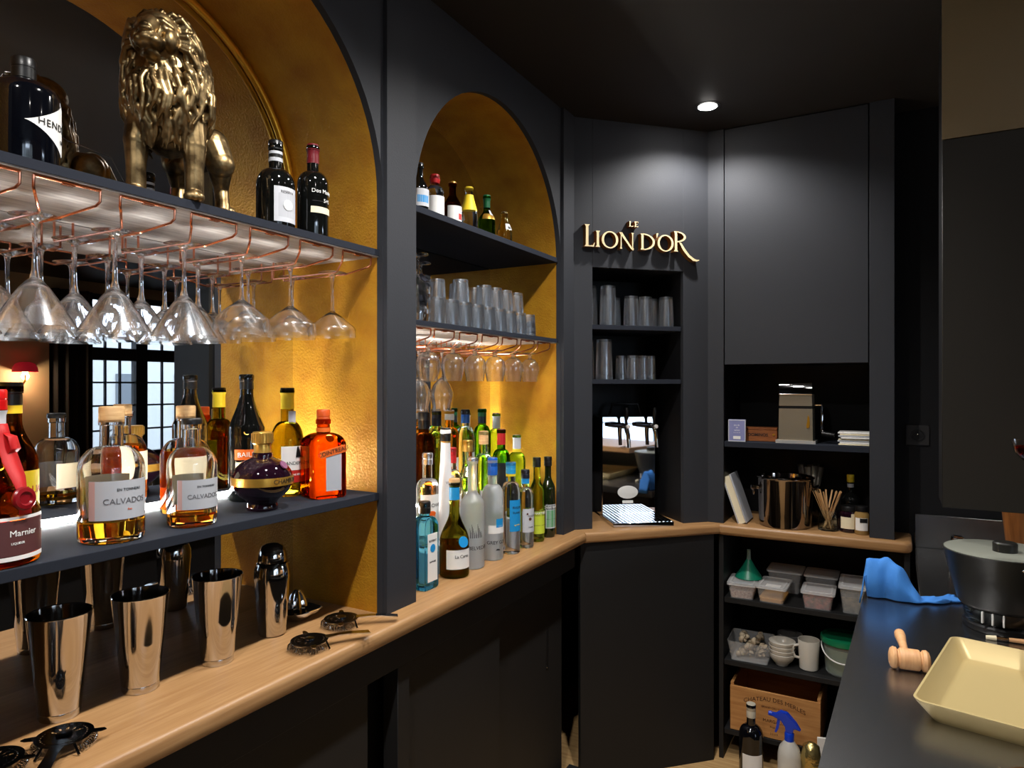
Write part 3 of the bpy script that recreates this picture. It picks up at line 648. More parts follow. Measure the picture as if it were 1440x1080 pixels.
# ------------------------------------------------------------------ bronze lion statue (one continuous cast body)
def blob(bm, c, r, rot=None):
    v = bmesh.ops.create_icosphere(bm, subdivisions=3, radius=1)['verts']
    M = Matrix.Translation(c) @ (rot.to_matrix().to_4x4() if rot else Matrix()) @ Matrix.Diagonal((*(r if isinstance(r, tuple) else (r, r, r)), 1))
    xf(bm, v, M)
from mathutils import Euler
bronze = vary(mat('antique_bronze', (178, 152, 108), .40, metal=1), (80, 64, 42), 34, lo=.3, hi=.66)
def lion():
    t = thing('lion_statue', 'antique gold statue of a standing lion with a thick mane on the top shelf', 'statue', (-1.16, .775, 1.829))
    bm = N()
    F = Vector((.80, -.60, 0)); L_ = Vector((.60, .80, 0))      # forwards, and towards the photo's right
    def P(f, l, z): return F*f+L_*l+Vector((0, 0, z))
    def limb(pts, rs): tube(bm, [P(*p) for p in pts], rs, 14); [blob(bm, P(*p), r) for p, r in zip(pts, rs)]
    # trunk
    limb([(-.085, .036, .152), (-.05, .022, .150), (-.01, .004, .160), (.02, -.004, .175)], [.036, .037, .047, .052])
    blob(bm, P(.012, 0, .135), (.048, .048, .05)); blob(bm, P(-.088, .038, .145), (.036, .036, .046))
    # front legs
    for l, f in ((-.052, .022), (.042, .03)):
        limb([(f-.005, l*.8, .150), (f, l, .105), (f+.003, l, .06), (f+.001, l, .022)], [.028, .021, .0165, .0165])
        blob(bm, P(f+.012, l, .011), (.021, .018, .0115), Euler((0, 0, -.64)))
        for k in (-1, 0, 1): blob(bm, P(f+.026, l+k*.0095, .008), (.008, .0065, .008))
    # hind legs
    for l, f in ((.078, -.075), (.0, -.095)):
        limb([(f, l*.8+.008, .145), (f+.014, l+.008, .105), (f-.012, l+.01, .062), (f-.004, l+.012, .02)], [.033, .027, .014, .0145])
        blob(bm, P(f+.010, l+.012, .010), (.020, .016, .0105), Euler((0, 0, -.64)))
    # tail
    limb([(-.115, .05, .16), (-.130, .066, .12), (-.126, .085, .07), (-.112, .098, .03), (-.102, .104, .022)], [.008, .007, .006, .010, .012])
    # head turned a little to the photo's left
    A = math.atan2(-.80, .60); H = Vector((math.cos(A), math.sin(A), 0)); Q = Vector((-math.sin(A), math.cos(A), 0)); O = P(.034, -.012, .275)
    def E_(f, l, z): return O+H*f+Q*l+Vector((0, 0, z))
    R = Euler((0, 0, A))
    blob(bm, E_(0, 0, .004), (.047, .043, .050), R); blob(bm, E_(.020, 0, .028), (.027, .031, .022), R)
    tube(bm, [E_(.024, 0, .030), E_(.046, 0, .016), E_(.068, 0, -.004)], [.015, .0145, .0125], 14)              # bridge of the nose
    blob(bm, E_(.050, 0, -.016), (.026, .0235, .0165), R)                                                   # muzzle
    blob(bm, E_(.073, 0, -.004), (.0065, .0115, .0055), R)
    for s in (-1, 1):
        blob(bm, E_(.060, s*.0115, -.020), (.0145, .0115, .0105), R)
        blob(bm, E_(.030, s*.026, -.004), (.018, .013, .020), R)
        blob(bm, E_(.0395, s*.0195, .0145), (.0048, .0052, .0042), R)
        tube(bm, [E_(.046, s*.008, .023), E_(.043, s*.018, .0235), E_(.030, s*.033, .017)], [.005, .006, .004], 8)
        blob(bm, E_(-.002, s*.041, .040), (.006, .010, .011), R)
    blob(bm, E_(.042, 0, -.0345), (.018, .014, .0075), R)
    # mane
    blob(bm, P(.002, 0, .235), (.060, .064, .086)); blob(bm, P(.022, -.004, .180), (.048, .054, .062)); blob(bm, P(-.002, .006, .300), (.044, .050, .040))
    rnd = random.Random(5)
    for ring, (z, r, n, ln) in enumerate(((.330, .026, 18, .05), (.314, .042, 24, .06), (.294, .054, 30, .07), (.270, .061, 34, .075), (.245, .066, 36, .08), (.220, .067, 36, .08), (.195, .064, 34, .075), (.170, .057, 30, .07), (.150, .050, 24, .05))):
        for k in range(n):
            a = 2*PI*(k+.5*(ring % 2))/n+rnd.uniform(-.07, .07)
            d = Vector((math.cos(a), math.sin(a), 0))
            if ring < 5 and d.dot(H) > (.45, .55, .60, .64, .74)[ring]: continue   # the face stays clear
            c = P(.008, 0, z+rnd.uniform(-.006, .006)); w = rnd.uniform(.003, .010)*(1 if rnd.random() < .6 else -1); l2 = ln*rnd.uniform(.8, 1.2); side = Vector((-d.y, d.x, 0))
            e = .80 if ring > 5 else 1; o2 = rnd.uniform(-.002, .0035)
            pts = [c+d*(r*.94), c+d*(r+.005+o2)+side*w*.5-Vector((0, 0, l2*.25)), c+d*(r*(1+e)/2+.006+o2)+side*w*1.5-Vector((0, 0, l2*.52)), c+d*(r*e+.005+o2)+side*w*.9-Vector((0, 0, l2*.78)), c+d*(r*e*.95+.003)-side*w*.3-Vector((0, 0, l2))]
            tube(bm, pts, [.0042, .0056, .0055, .0042, .0014], 7)
    for ring, (f0, rr_, ln) in enumerate(((.016, .046, .045), (.004, .052, .055), (-.012, .050, .06))):     # crown and ruff round the face
        n = 30
        for k in range(n):
            a = 2*PI*(k+.5*(ring % 2))/n+rnd.uniform(-.08, .08)
            if math.sin(a) < -.55: continue
            d = Q*math.cos(a)+Vector((0, 0, math.sin(a))); b0 = E_(f0+rnd.uniform(-.006, .006), 0, .004)+d*rr_*rnd.uniform(.80, .96)
            sw = Q*(1 if math.cos(a) > 0 else -1)*.010*(.4+abs(math.sin(a))); dn = Vector((0, 0, -ln*rnd.uniform(.7, 1.3)*(.35+.65*abs(math.cos(a))))); sw *= rnd.uniform(.5, 1.6)
            tube(bm, [b0, b0+d*.010-H*.004+sw*.3, b0+d*.012-H*.014+sw+dn*.35, b0+d*.008-H*.026+sw*1.6+dn*.75, b0+d*.002-H*.036+sw*1.8+dn], [.0042, .0060, .0060, .0045, .0016], 7)
    for k in range(40):                                               # beard running down the chest
        s = rnd.uniform(-.042, .042); z = .272-rnd.uniform(0, .105)
        p0 = O*.45+P(.05, s*.8, z)*.55; p0.z = z
        tube(bm, [p0+H*.016, p0+F*.018+L_*(s*.25+.004)-Vector((0, 0, .025)), P(.060-abs(s)*.4, s-.004, z-.052), P(.054-abs(s)*.4, s*.85, z-.085)], [.004, .0058, .0052, .0014], 7)
    o = obj('body', bm, bronze, t)
    m = o.modifiers.new('fuse', 'REMESH'); m.mode = 'VOXEL'; m.voxel_size = .0017; m.use_smooth_shade = True
    m = o.modifiers.new('soften', 'SMOOTH'); m.factor = .5; m.iterations = 2
    return t
lion()
tag(obj('fairy_light_wire', tube(N(), [(-1.30, .545, 2.0), (-1.29, .60, 1.965), (-1.28, .66, 1.935), (-1.27, .73, 1.925), (-1.27, .76, 1.88), (-1.262, .775, 1.8305)], .0009, 6), mat('silver_wire', (200, 196, 190), .2, metal=1)),
    'thin silver wire curving between the gin bottle and the lion', 'wire')

# ------------------------------------------------------------------ shakers and bar tools on the counter
def tin(x, y, label, base=None):
    if base: return dup(base, (x, y, CT), label=label)
    t = thing('shaker_tin', label, 'shaker', (x, y, CT), 0, 'open shaker tins')
    obj('cup', lt([(0, .003), (.026, .002), (.0295, 0), (.031, .003), (.0315, .012), (.0312, .013), (.0316, .014), (.039, .09), (.0475, .172), (.0485, .1735), (.0475, .175), (.0462, .174), (.038, .09), (.030, .006), (0, .005)], 48), steel, t); return t
t1 = tin(-1.222, .618, 'steel shaker tin nearest the camera behind the big strainer')
tin(-1.202, .746, 'steel shaker tin in the middle of the three open ones', t1)
tin(-1.185, .895, 'steel shaker tin on the right of the three, left of the lidded shaker', t1)
t = thing('cobbler_shaker', 'polished three-part cobbler shaker with a domed cap', 'shaker', (-1.210, 1.055, CT))
obj('cup', lt([(0, .001), (.026, 0), (.029, .003), (.034, .05), (.0375, .10), (.0385, .122), (0, .122)], 40), steel, t)
obj('strainer_top', lt([(0, .1225), (.0395, .1225), (.0398, .128), (.0385, .146), (.034, .160), (.030, .1625), (0, .1625)], 40), steel, t)
obj('cap', lt([(0, .163), (.0305, .163), (.031, .167), (.029, .185), (.023, .197), (.012, .2025), (0, .2035)], 36), steel, t)
t = thing('citrus_press', 'polished steel hand juicer with a ribbed cone in a spouted dish', 'juicer', (-1.235, 1.150, CT), -.5)
cone = N(); prof = [(0, .060), (.006, .058), (.014, .046), (.020, .028), (.0225, .010), (.0225, .004), (0, .004)]
lathe(cone, prof, 40)
for v in cone.verts:
    r = v.co.xy.length
    if r > .004: a = math.atan2(v.co.y, v.co.x); k = 1+.09*math.cos(10*a); v.co.x *= k; v.co.y *= k
obj('reaming_cone', cone, steel, t, (0, 0, .012))
dish = N(); lathe(dish, [(0, .004), (.022, .002), (.030, .004), (.041, .016), (.046, .024), (.0475, .0245), (.046, .026), (.040, .019), (.028, .008), (0, .0075)], 44)
for v in dish.verts:
    a = math.atan2(v.co.y, v.co.x)
    if abs(a-1.2) < .5 and v.co.xy.length > .035: v.co.x *= 1+.28*(1-abs(a-1.2)/.5); v.co.y *= 1+.28*(1-abs(a-1.2)/.5)
obj('dish', dish, steel, t)
def strainer(x, y, z0, rz, label, m=steel, s=1.0):
    t = thing('cocktail_strainer', label, 'strainer', (x, y, z0), rz, 'hawthorne strainers')
    h = .0185; R0 = .0385*s; pl = N(); NR, NT = 20, 120
    def hole(r, a):
        if .0285*s < r < .0315*s: return int(a/(2*PI)*NT) % 4 != 0
        if .0135*s < r < .0245*s: return any(abs((a-c+PI) % (2*PI)-PI) < .085 for c in (PI, PI-.5, PI+.5, PI-1, PI+1))
        return False
    g = [[pl.verts.new((R0*i/NR*math.cos(2*PI*j/NT), R0*i/NR*math.sin(2*PI*j/NT), h+.0006)) for j in range(NT)] for i in range(1, NR+1)]
    c0 = pl.verts.new((0, 0, h+.0006))
    for j in range(NT): pl.faces.new([c0, g[0][j], g[0][(j+1) % NT]])
    for i in range(NR-1):
        for j in range(NT):
            if not hole(R0*(i+1.5)/NR, 2*PI*(j+.5)/NT): pl.faces.new([g[i][j], g[i+1][j], g[i+1][(j+1) % NT], g[i][(j+1) % NT]])
    bmesh.ops.delete(pl, geom=[v for v in pl.verts if not v.link_faces], context='VERTS')
    bmesh.ops.solidify(pl, geom=pl.faces[:], thickness=.0012)
    obj('plate', pl, steel_d if m is steel else m, t)
    kn = lt([(0, h+.0012), (.0105*s, h+.0012), (.0105*s, h+.0034), (.009*s, h+.004), (0, h+.004)], 24); obj('knob', kn, m, t)
    sp = []; turns = 34; r = .0375*s; a0, a1 = .75, 2*PI-.75
    for i in range(turns*8+1):
        u = i/(turns*8); a = a0+(a1-a0)*u; w = 2*PI*turns*u; rr = r+.006*math.cos(w); sp.append((rr*math.cos(a), rr*math.sin(a), h-.008+.006*math.sin(w)-.0035))
    obj('spring', tube(N(), sp, .0008, 5), steel, t)
    hd = N(); ln = .095*s
    pts = [(.034*s, 0, h+.001), (.06*s, 0, h+.002), (.09*s, 0, h+.001), (.034*s+ln, 0, h-.004)]; ws = [.010*s, .0075*s, .009*s, .0095*s]
    vs = []
    for (px, py, pz), w in zip(pts, ws): vs.append([hd.verts.new((px, -w, pz)), hd.verts.new((px, w, pz)), hd.verts.new((px, w*.8, pz-.003)), hd.verts.new((px, -w*.8, pz-.003))])
    for A_, B_ in zip(vs, vs[1:]):
        for k in range(4): hd.faces.new([A_[k], A_[(k+1) % 4], B_[(k+1) % 4], B_[k]])
    hd.faces.new(vs[0][::-1]); hd.faces.new(vs[-1]); bmesh.ops.recalc_face_normals(hd, faces=hd.faces)
    obj('handle', hd, m, t)
    for q in (-1, 1):
        er = N(); prism(er, [(-.006*s, .036*s), (.006*s, .036*s), (.004*s, .050*s), (0, .056*s), (-.005*s, .052*s)] if q > 0 else [(-.006*s, -.036*s), (-.005*s, -.052*s), (0, -.056*s), (.004*s, -.050*s), (.006*s, -.036*s)], h-.001, h+.0008, 'xy'); obj('tab', er, m, t)
    for pr in ([(-.036*s, 0, h), (-.043*s, 0, h-.004), (-.045*s, 0, .0022)], [(.03*s, .02*s, h), (.036*s, .028*s, .0018)], [(.03*s, -.02*s, h), (.036*s, -.028*s, .0018)]): obj('prong', tube(N(), pr, .0019, 6), m, t)
    return t
strainer(-1.075, 1.035, CT, 1.0, 'steel cocktail strainer in front of the lidded shaker, handle to the right')
strainer(-1.112, 1.168, CT, .75, 'steel cocktail strainer touching the dark pillar with its handle')
gun = mat('gunmetal', (44, 44, 46), .22, metal=1)
strainer(-1.110, .568, CT, -.72, 'dark gunmetal strainer nearest the camera in front of the first tin', gun, 1.02)
strainer(-1.125, .478, CT, -.85, 'dark gunmetal strainer cut by the left edge of the photo', gun, 1.02)

# ------------------------------------------------------------------ far niche: mixers, tumblers, bottles
G2 = 'small mixers on the high shelf'; Z3 = 1.973
def mixer(y, label, H, R, rn, g, style='slope', zs=None, zn=None, cap=None, labels=(), wrap=(), x=-1.150):
    return bottle('mixer_bottle', label, (x, y, Z3), H, R, rn, zs or H*.5, zn or H*.78, g, rz=-.45, cap=cap, labels=labels, wrap=wrap, group=G2, style=style, seg=24)
mixer(1.513, 'dark mixer bottle with a pale blue label half hidden by the pillar', .140, .026, .011, dark_g, labels=((.02, .068, silver_p, 1.1, 0, ()), (.03, .05, blue_p, .7, 0, ())), cap=(cm['black'], .012, .0125, .132))
mixer(1.586, 'clear mixer bottle with a red cap and white label', .128, .0265, .0125, clear, 'round', .078, .098, (cm['red'], .012, .0138, .119), ((.012, .066, white_pl, 1.2, 0, ()),), ((cm['red'], .106, .118),))
mixer(1.676, 'brown mixer bottle with a white and red label', .132, .0265, .0105, g_brown, 'slope', .062, .10, (cm['gold'], .008, .0125, .126), ((.014, .058, white_pl, 1.1, 0, ()), (.018, .036, red_p, .35, .55, ())))
mixer(1.766, 'clear mixer bottle with a yellow paper shoulder', .140, .0275, .0115, clear, 'long', .060, .128, (yellow_p, .007, .0135, .134), (), ((yellow_p, .066, .116),))
mixer(1.871, 'green mixer bottle with a gold label', .140, .0275, .0105, g_green, 'slope', .060, .095, (cm['green'], .010, .0125, .132), ((.06, .078, gold_ink, .9, -.2, ()), (.074, .092, silver_p, .5, .5, ())), ((cm['green'], .10, .13),))
mixer(1.985, 'stubby cloudy yellow mixer bottle nearest the right end of the shelf', .112, .0265, .0105, glass('cloudy_yellow_glass', (.86, .74, .36), .12), 'long', .045, .098, (cm['silver'], .006, .0118, .107), ((.05, .07, white_pl, .7, .3, ()), (.052, .062, black_p, .3, .25, ())))
# tumblers standing upside down in two layers
Z4 = 1.672
def tumbler(name, label, loc, R, H, group, g=None, tap=.86, w=.002):
    p = [(R, 0), (R*.985, H*.3), (R*(tap+.02), H*.96), (R*tap, H), (0, H)]
    q = [(0, H-.008), (R*tap-w*1.4, H-.009), (R*.985-w, H*.3), (R-w, 0)]
    return tag(obj(name, lt(p+q+[(R, 0)], 28), g or clear_b, None, loc), label, 'glass', group)
GT = 'upturned tumblers stacked on the far shelf'
tum0 = tumbler('tumbler', 'upturned tumbler in the stacked double rows on the far shelf under the arch', (-1.120, 1.555, Z4), .0275, .074, GT, highlit('highlit_tumbler_glass', .16))
for x, y0, n in ((-1.120, 1.555, 9), (-1.20, 1.585, 9)):
    for k in range(n):
        y = y0+.068*k
        if k or x < -1.12:
            o = tum0.copy(); C.objects.link(o); o.location = (x, y, Z4)
for x, ks in ((-1.152, (2, 4, 5, 6, 7.1)), (-1.21, (1.4, 3, 4.5))):
    for k in ks:
        o = tum0.copy(); C.objects.link(o); o.location = (x, 1.585+.068*k, Z4+.0745)
for k, (x, y, lb_) in enumerate(((-1.13, 1.48, 'tall upturned flute by the pillar on the far shelf'), (-1.17, 1.545, 'short-stemmed upturned glass standing on the tumblers by the pillar'))):
    t = thing('stem_glass', lb_, 'glass', (x, y, Z4 if k == 0 else Z4+.0745))
    H = .185 if k == 0 else .10
    obj('bowl', lt([(.028, 0), (.031, .03), (.022, H*.55), (.005, H*.7), (0, H*.7), (0, H*.66), (.02, H*.53), (.0292, .03), (.0264, 0), (.028, 0)], 28), clear, t)
    obj('stem', lt([(0, H*.7), (.005, H*.7), (.004, H*.85), (.006, H-.006), (0, H-.006)], 16), clear, t)
    obj('foot', lt([(0, H-.006), (.008, H-.005), (.030, H-.002), (.030, H), (0, H)], 30), clear, t)
t = thing('shot_glass', 'small stemmed glass lying on its side at the right end of the tumbler row', 'glass', (-1.145, 2.140, Z4+.0265), -.2, rx=PI/2)
obj('bowl', lt([(.022, 0), (.0235, .02), (.019, .05), (.006, .062), (0, .062), (0, .059), (.0175, .049), (.022, .02), (.0205, 0), (.022, 0)], 24), clear, t)
obj('foot', lt([(0, .062), (.006, .062), (.005, .072), (.024, .0775), (.024, .080), (0, .080)], 24), clear, t)

G3 = 'spirit bottles on the oak counter of the far niche'
def fb(name, label, x, y, z, H, R, rn, g, **k):
    zs = k.pop('zs', H*.60); zn = k.pop('zn', H*.74)
    return bottle(name, label, (x, y, z), H, R, rn, zs, zn, g, group=G3, seg=28, rz=0 if k.get('n') else -.62, **k)
# front row, left to right
t = fb('gin_bottle', 'rectangular sky-blue gin bottle with black cap beside the near pillar', -1.122, 1.500, CT, .235, .034, .0135, g_blue, n=8, b=.78, zs=.165, zn=.196, cap=(cm['black'], .032, .0165, .205), labels=((.022, .152, white_pl, .022, 0, (('BOMBAY', .0085, .045, ink, 0, 0), ('SAPPHIRE', .0068, -.012, ink, 0, 0))),))
obj('crest', lt([(0, .0008), (.011, .0008), (.011, 0), (0, 0)], 22), blue_p, t, (.0276, 0, .112), (0, PI/2, 0))
fb('brandy_bottle', 'dark olive brandy bottle with a cork, blue neck band, blue medallion and white label', -1.119, 1.640, CT, .275, .043, .0145, g_olive, style='slope', zs=.10, zn=.19, cap=(cork, .011, .0165, .272), wrap=((black_p, .262, .272), (blue_p, .222, .258)), labels=((.028, .083, white_pl, .95, .05, (('La Carte', .0130, .008, ink, .15, 0),)),))
obj('medallion', lt([(0, .0015), (.016, .0015), (.016, 0), (0, 0)], 26), blue_p, bpy.data.objects['brandy_bottle.003'], (.041, .012, .105), (0, 1.35, .28))
obj('liquid', lt([(0, .012), (.0395, .012), (.0395, .098), (0, .098)], 28), liq_dark, bpy.data.objects['brandy_bottle.003'])
fb('vodka_bottle', 'tall frosted vodka bottle with a bare glass neck and silver top', -1.124, 1.745, CT, .327, .037, .0145, g_frost, style='slope', zs=.195, zn=.235, cap=(cm['silver'], .012, .0165, .322), labels=((.062, .067, g_frost, .3, .2, (('BELVEDERE', .0150, 0, ink, .1, 0),)),))
tb_ = N()
for k in range(7):
    a = -.55+k*.16; h = .025+.012*math.sin(k*1.9)
    for j in range(3): tube(tb_, [(.0374*math.cos(a+j*.03), .0374*math.sin(a+j*.03), .095), (.0374*math.cos(a+j*.05-.03), .0374*math.sin(a+j*.05-.03), .10+h-.006*j)], .0006, 4)
obj('tree_print', tb_, grey_ink, bpy.data.objects['vodka_bottle'])
t = fb('vodka_bottle', 'frosted vodka bottle with a deep blue neck sleeve and a mountain print', -1.122, 1.861, CT, .318, .0345, .0140, g_frost, style='round', zs=.200, zn=.238, cap=(cm['blue'], .055, .0160, .268), labels=((.055, .060, g_frost, .3, .2, (('GREY GOOSE', .0150, 0, ink, .15, 0),)), (.086, .112, white_pl, .9, .1, ()), (.105, .132, blue_p, .42, .35, ())))
ps = N(); prism(ps, [(-.008, -.002), (.008, -.002), (.004, .002), (-.004, .003)], 0, .0006, 'yz'); obj('bird_print', ps, ink, t, (.0346, .004, .035), (0, 0, .1))
fb('rum_bottle', 'clear rum bottle with a bright blue cap and big bright blue label', -1.110, 1.958, CT, .300, .0315, .0150, clear, style='round', zs=.195, zn=.235, cap=(cm['sky'], .036, .0165, .262), wrap=((yellow_p, .254, .262),), labels=((.075, .178, blue_p, .72, .18, (('RHUM', .012, .026, ink, .1, 0), ('BLANC', .010, .010, ink, .1, 0), ('agricole', .007, -.03, yellow_p, .1, 0))),))
fb('rum_bottle', 'clear rum bottle with a blue-black cap and pale label with two dots', -1.105, 2.050, CT, .265, .0290, .0130, clear, style='round', zs=.165, zn=.205, cap=(cm['navy'], .030, .0150, .236), wrap=((blue_p, .218, .236),), labels=((.055, .135, silver_p, .9, .15, (('RHUM', .010, .015, grey_ink, .2, 0), ('cuvee', .008, -.022, ink, .1, 0))),))
r8 = bpy.data.objects['rum_bottle.003']
dt = N()
for dy, dz, r in ((-.006, .118, .0035), (.004, .100, .0055)):
    v = lathe(N(), [(0, .0006), (r, .0006), (r, 0), (0, 0)], 14); me = bpy.data.meshes.new('x'); v.to_mesh(me); v.free(); n0 = len(dt.verts); dt.from_mesh(me); bpy.data.meshes.remove(me); dt.verts.ensure_lookup_table()
    xf(dt, dt.verts[n0:], Matrix.Translation((.0296, dy, dz)) @ Matrix.Rotation(PI/2, 4, 'Y'))
obj('dots', dt, mat('brown_ink', (84, 46, 30), .5), r8)
fb('herb_liqueur_bottle', 'yellow-green herb liqueur bottle with a black cap, second from the far pillar', -1.112, 2.150, CT, .297, .0270, .0120, g_ygreen, style='slope', zs=.175, zn=.225, cap=(cm['black'], .034, .0145, .264), labels=((.030, .110, lime_p, .9, .1, ()), (.092, .112, black_p, .92, .1, (('CHARTREUSE', .0115, 0, white_ink, .05, 0),)), (.058, .061, black_p, .92, .1, ())))
fb('herb_liqueur_bottle', 'dark green herb liqueur bottle with a black cap touching the far pillar', -1.110, 2.235, CT, .292, .0270, .0120, dark_green_g, style='slope', zs=.175, zn=.222, cap=(cm['black'], .034, .0145, .259), labels=((.034, .120, silver_p, .9, .1, ()), (.038, .100, green_p, .78, .1, ()), (.102, .118, black_p, .8, .1, (('CHARTREUSE', .0115, 0, white_ink, .05, 0),)), (.066, .069, black_p, .82, .1, ())))
# middle row, on the low step
M1 = CT+.085
fb('vodka_bottle', 'clear vodka bottle with a silver cap and white label with an orange bison', -1.205, 1.625, M1, .268, .0340, .0140, clear, style='round', zs=.165, zn=.195, cap=(cm['silver'], .034, .0155, .236), labels=((.035, .150, white_pl, .95, .05, (('ZUBROWKA', .0150, .026, ink, .1, 0), ('VODKA', .009, -.03, blue_p, .1, 0))),))
bi = N(); blob(bi, (0, 0, 0), (.001, .011, .007)); blob(bi, (0, -.010, .003), (.001, .006, .0065)); [tube(bi, [(0, d, -.004), (0, d, -.011)], .0012, 5) for d in (-.007, -.002, .004, .008)]
obj('bison_print', bi, orange_ink, bpy.data.objects['vodka_bottle.002'], (.0348, .004, .096), (0, 0, .1))
fb('liqueur_bottle', 'tall slim white liqueur bottle with a dark cap behind the bison label', -1.192, 1.700, M1+.0, .335, .0260, .0145, mat('white_bottle_glass', (228, 228, 230), .25, coat=.4), style='long', zs=.10, zn=.295, cap=(cm['black'], .04, .0155, .300), wrap=((cm['gold'], .296, .300),), labels=((.155, .156, white_pl, .5, .1, (('VYLA', .012, .02, grey_ink, .2, 0),)),))
fb('spirit_bottle', 'clear spirit bottle with a tall red capsule behind the cork-topped olive one', -1.215, 1.765, M1, .272, .0310, .0140, clear, style='round', zs=.175, zn=.205, cap=(cm['red'], .048, .0155, .226), labels=((.04, .13, white_pl, .9, .05, ()), (.09, .12, orange_p, .4, .15, ())))
fb('liqueur_bottle', 'pale yellow liqueur bottle with a gold cap behind the frosted pair', -1.205, 1.842, M1, .290, .0290, .0150, g_pale, style='slope', zs=.16, zn=.225, cap=(cm['gold'], .036, .0165, .256))
fb('spirit_bottle', 'pale green-tinted spirit bottle with a long wooden stopper', -1.205, 1.940, M1, .315, .0300, .0150, g_mint, style='round', zs=.205, zn=.24, cap=(cork, .044, .0165, .272), labels=((.05, .12, silver_p, .8, .05, ()), ))
fb('aperitif_bottle', 'bright green bottle with a red capsule and black label behind the blue-capped rum', -1.205, 2.058, M1, .314, .0320, .0140, g_green, style='round', zs=.205, zn=.245, cap=(cm['burgundy'], .014, .0150, .302), wrap=((cm['red'], .262, .302),), labels=((.03, .20, black_p, 1.0, 0, ()),))
fb('wine_bottle', 'yellow-green bottle with a silver capsule nearest the far end of the middle row', -1.205, 2.170, M1, .288, .0320, .0140, g_lime, style='round', zs=.190, zn=.225, cap=(cm['silver'], .010, .0152, .279), wrap=((silver_p, .238, .279), (yellow_p, .226, .238)), labels=((.03, .10, black_p, .9, 0, ()),))
# back row, on the high step
M2 = CT+.17
fb('whisky_bottle', 'brown whisky bottle with a broad black cap at the left of the back row', -1.325, 1.768, M2, .298, .0340, .0160, g_brown, style='round', zs=.205, zn=.232, cap=(cm['black'], .055, .0190, .245))
fb('spirit_bottle', 'yellow-green bottle with a tall navy capsule, second in the back row', -1.328, 1.842, M2, .298, .0300, .0140, g_ygreen, style='round', zs=.200, zn=.232, cap=(cm['navy'], .050, .0160, .250))
fb('rum_bottle', 'amber rum bottle with a white cap in the back row', -1.325, 1.912, M2, .299, .0320, .0145, g_amber, style='round', zs=.215, zn=.240, cap=(cm['white'], .034, .0165, .267), labels=((.05, .14, white_pl, .9, 0, ()), (.08, .11, orange_p, .5, 0, ())))
fb('spirit_bottle', 'clear round-shouldered bottle with a navy-blue neck in the back row', -1.322, 2.006, M2, .298, .0340, .0145, clear_b, style='round', zs=.190, zn=.240, cap=(cm['navy'], .018, .0160, .282), wrap=((cm['blue'], .252, .282),), labels=((.09, .15, silver_p, .6, .2, ()),))
fb('liqueur_bottle', 'vivid green bottle with a dark green cap in the back row', -1.322, 2.118, M2, .297, .0320, .0145, g_green, style='round', zs=.195, zn=.238, cap=(cm['green'], .028, .0160, .271), wrap=((cm['navy'], .246, .271),))
fb('wine_bottle', 'green bottle with a silver capsule at the right of the back row', -1.318, 2.214, M2, .278, .0300, .0140, g_lime, style='round', zs=.185, zn=.220, cap=(cm['silver'], .012, .0155, .268), wrap=((silver_p, .222, .268),), labels=((.09, .13, white_pl, .7, 0, ()), (.105, .122, red_p, .3, .1, ())))

# ------------------------------------------------------------------ gold sign on the corner cabinet (face along local x, outwards -y)
sg = thing('wall_sign', 'gold raised lettering sign reading LE LION D\'OR over the corner shelves', 'sign', (-1.089, 2.361, 2.03), PI/4)
sign_m = mat('sign_gold', (240, 218, 170), .5, metal=.05)
DP = .028; sign_e = mat('sign_bronze_edge', (150, 98, 38), .35, metal=.5)
def ring2(cx, cz, rx, rz, tx, tz, a0=0, a1=2*PI, n=40, tilt=0):
    o = [(cx+rx*math.cos(a0+(a1-a0)*i/n), cz+rz*math.sin(a0+(a1-a0)*i/n)) for i in range(n+1)]
    i_ = [(cx+(rx-tx)*math.cos(a0+(a1-a0)*i/n+tilt), cz+(rz-tz)*math.sin(a0+(a1-a0)*i/n+tilt)) for i in range(n+1)]
    return o, i_
def L_(parts):
    bm = N()
    for kind, d in parts:
        if kind == 'p':
            a = sum(d[i][0]*d[(i+1) % len(d)][1]-d[(i+1) % len(d)][0]*d[i][1] for i in range(len(d)))
            prism(bm, d if a > 0 else d[::-1], -DP, 0, 'xz')
        else: strip(bm, d[0], d[1], -DP, 0, 'xz')
    bm.normal_update()
    for f in bm.faces: f.material_index = 0 if f.normal.y < -.7 else 1
    return obj('letter', bm, [sign_m, sign_e], sg, smooth=False)
def stem(x, w, z0, z1, s=.006):
    """upright with tapered serifs"""
    h = .0035
    return ('p', [(x-s, z0), (x+w+s, z0), (x+w+s*.6, z0+h*.6), (x+w, z0+h*2), (x+w, z1-h*2), (x+w+s*.6, z1-h*.6), (x+w+s, z1), (x-s, z1), (x-s*.6, z1-h*.6), (x, z1-h*2), (x, z0+h*2), (x-s*.6, z0+h*.6)])
L_([stem(.064, .0105, 0, .084), ('p', [(.072, 0), (.097, 0), (.1005, .016), (.0975, .015), (.093, .005), (.072, .004)])])
L_([stem(.1085, .0095, 0, .062, .005)])
L_([('s', ring2(.1635, .030, .0345, .033, .0095, .0045))])
L_([stem(.208, .0042, -.002, .060, .004), stem(.2565, .0042, -.001, .062, .004), ('p', [(.201, .062), (.214, .062), (.263, -.005), (.2605, -.006), (.252, -.001)])])
L_([stem(.296, .0095, -.001, .062, .0045), ('s', ring2(.302, .0305, .052, .0325, .0095, .0045, -PI/2, PI/2, 24))])
L_([('p', [(.3605, .066), (.369, .067), (.3645, .052), (.3615, .048)])])
L_([('s', ring2(.4005, .030, .035, .033, .0095, .0045))])
leg = [(.460, .037), (.470, .035), (.485, .014), (.506, -.011), (.526, -.0245), (.538, -.0285), (.549, -.0285), (.550, -.0305), (.538, -.0355), (.522, -.0335), (.500, -.019), (.476, .008)]
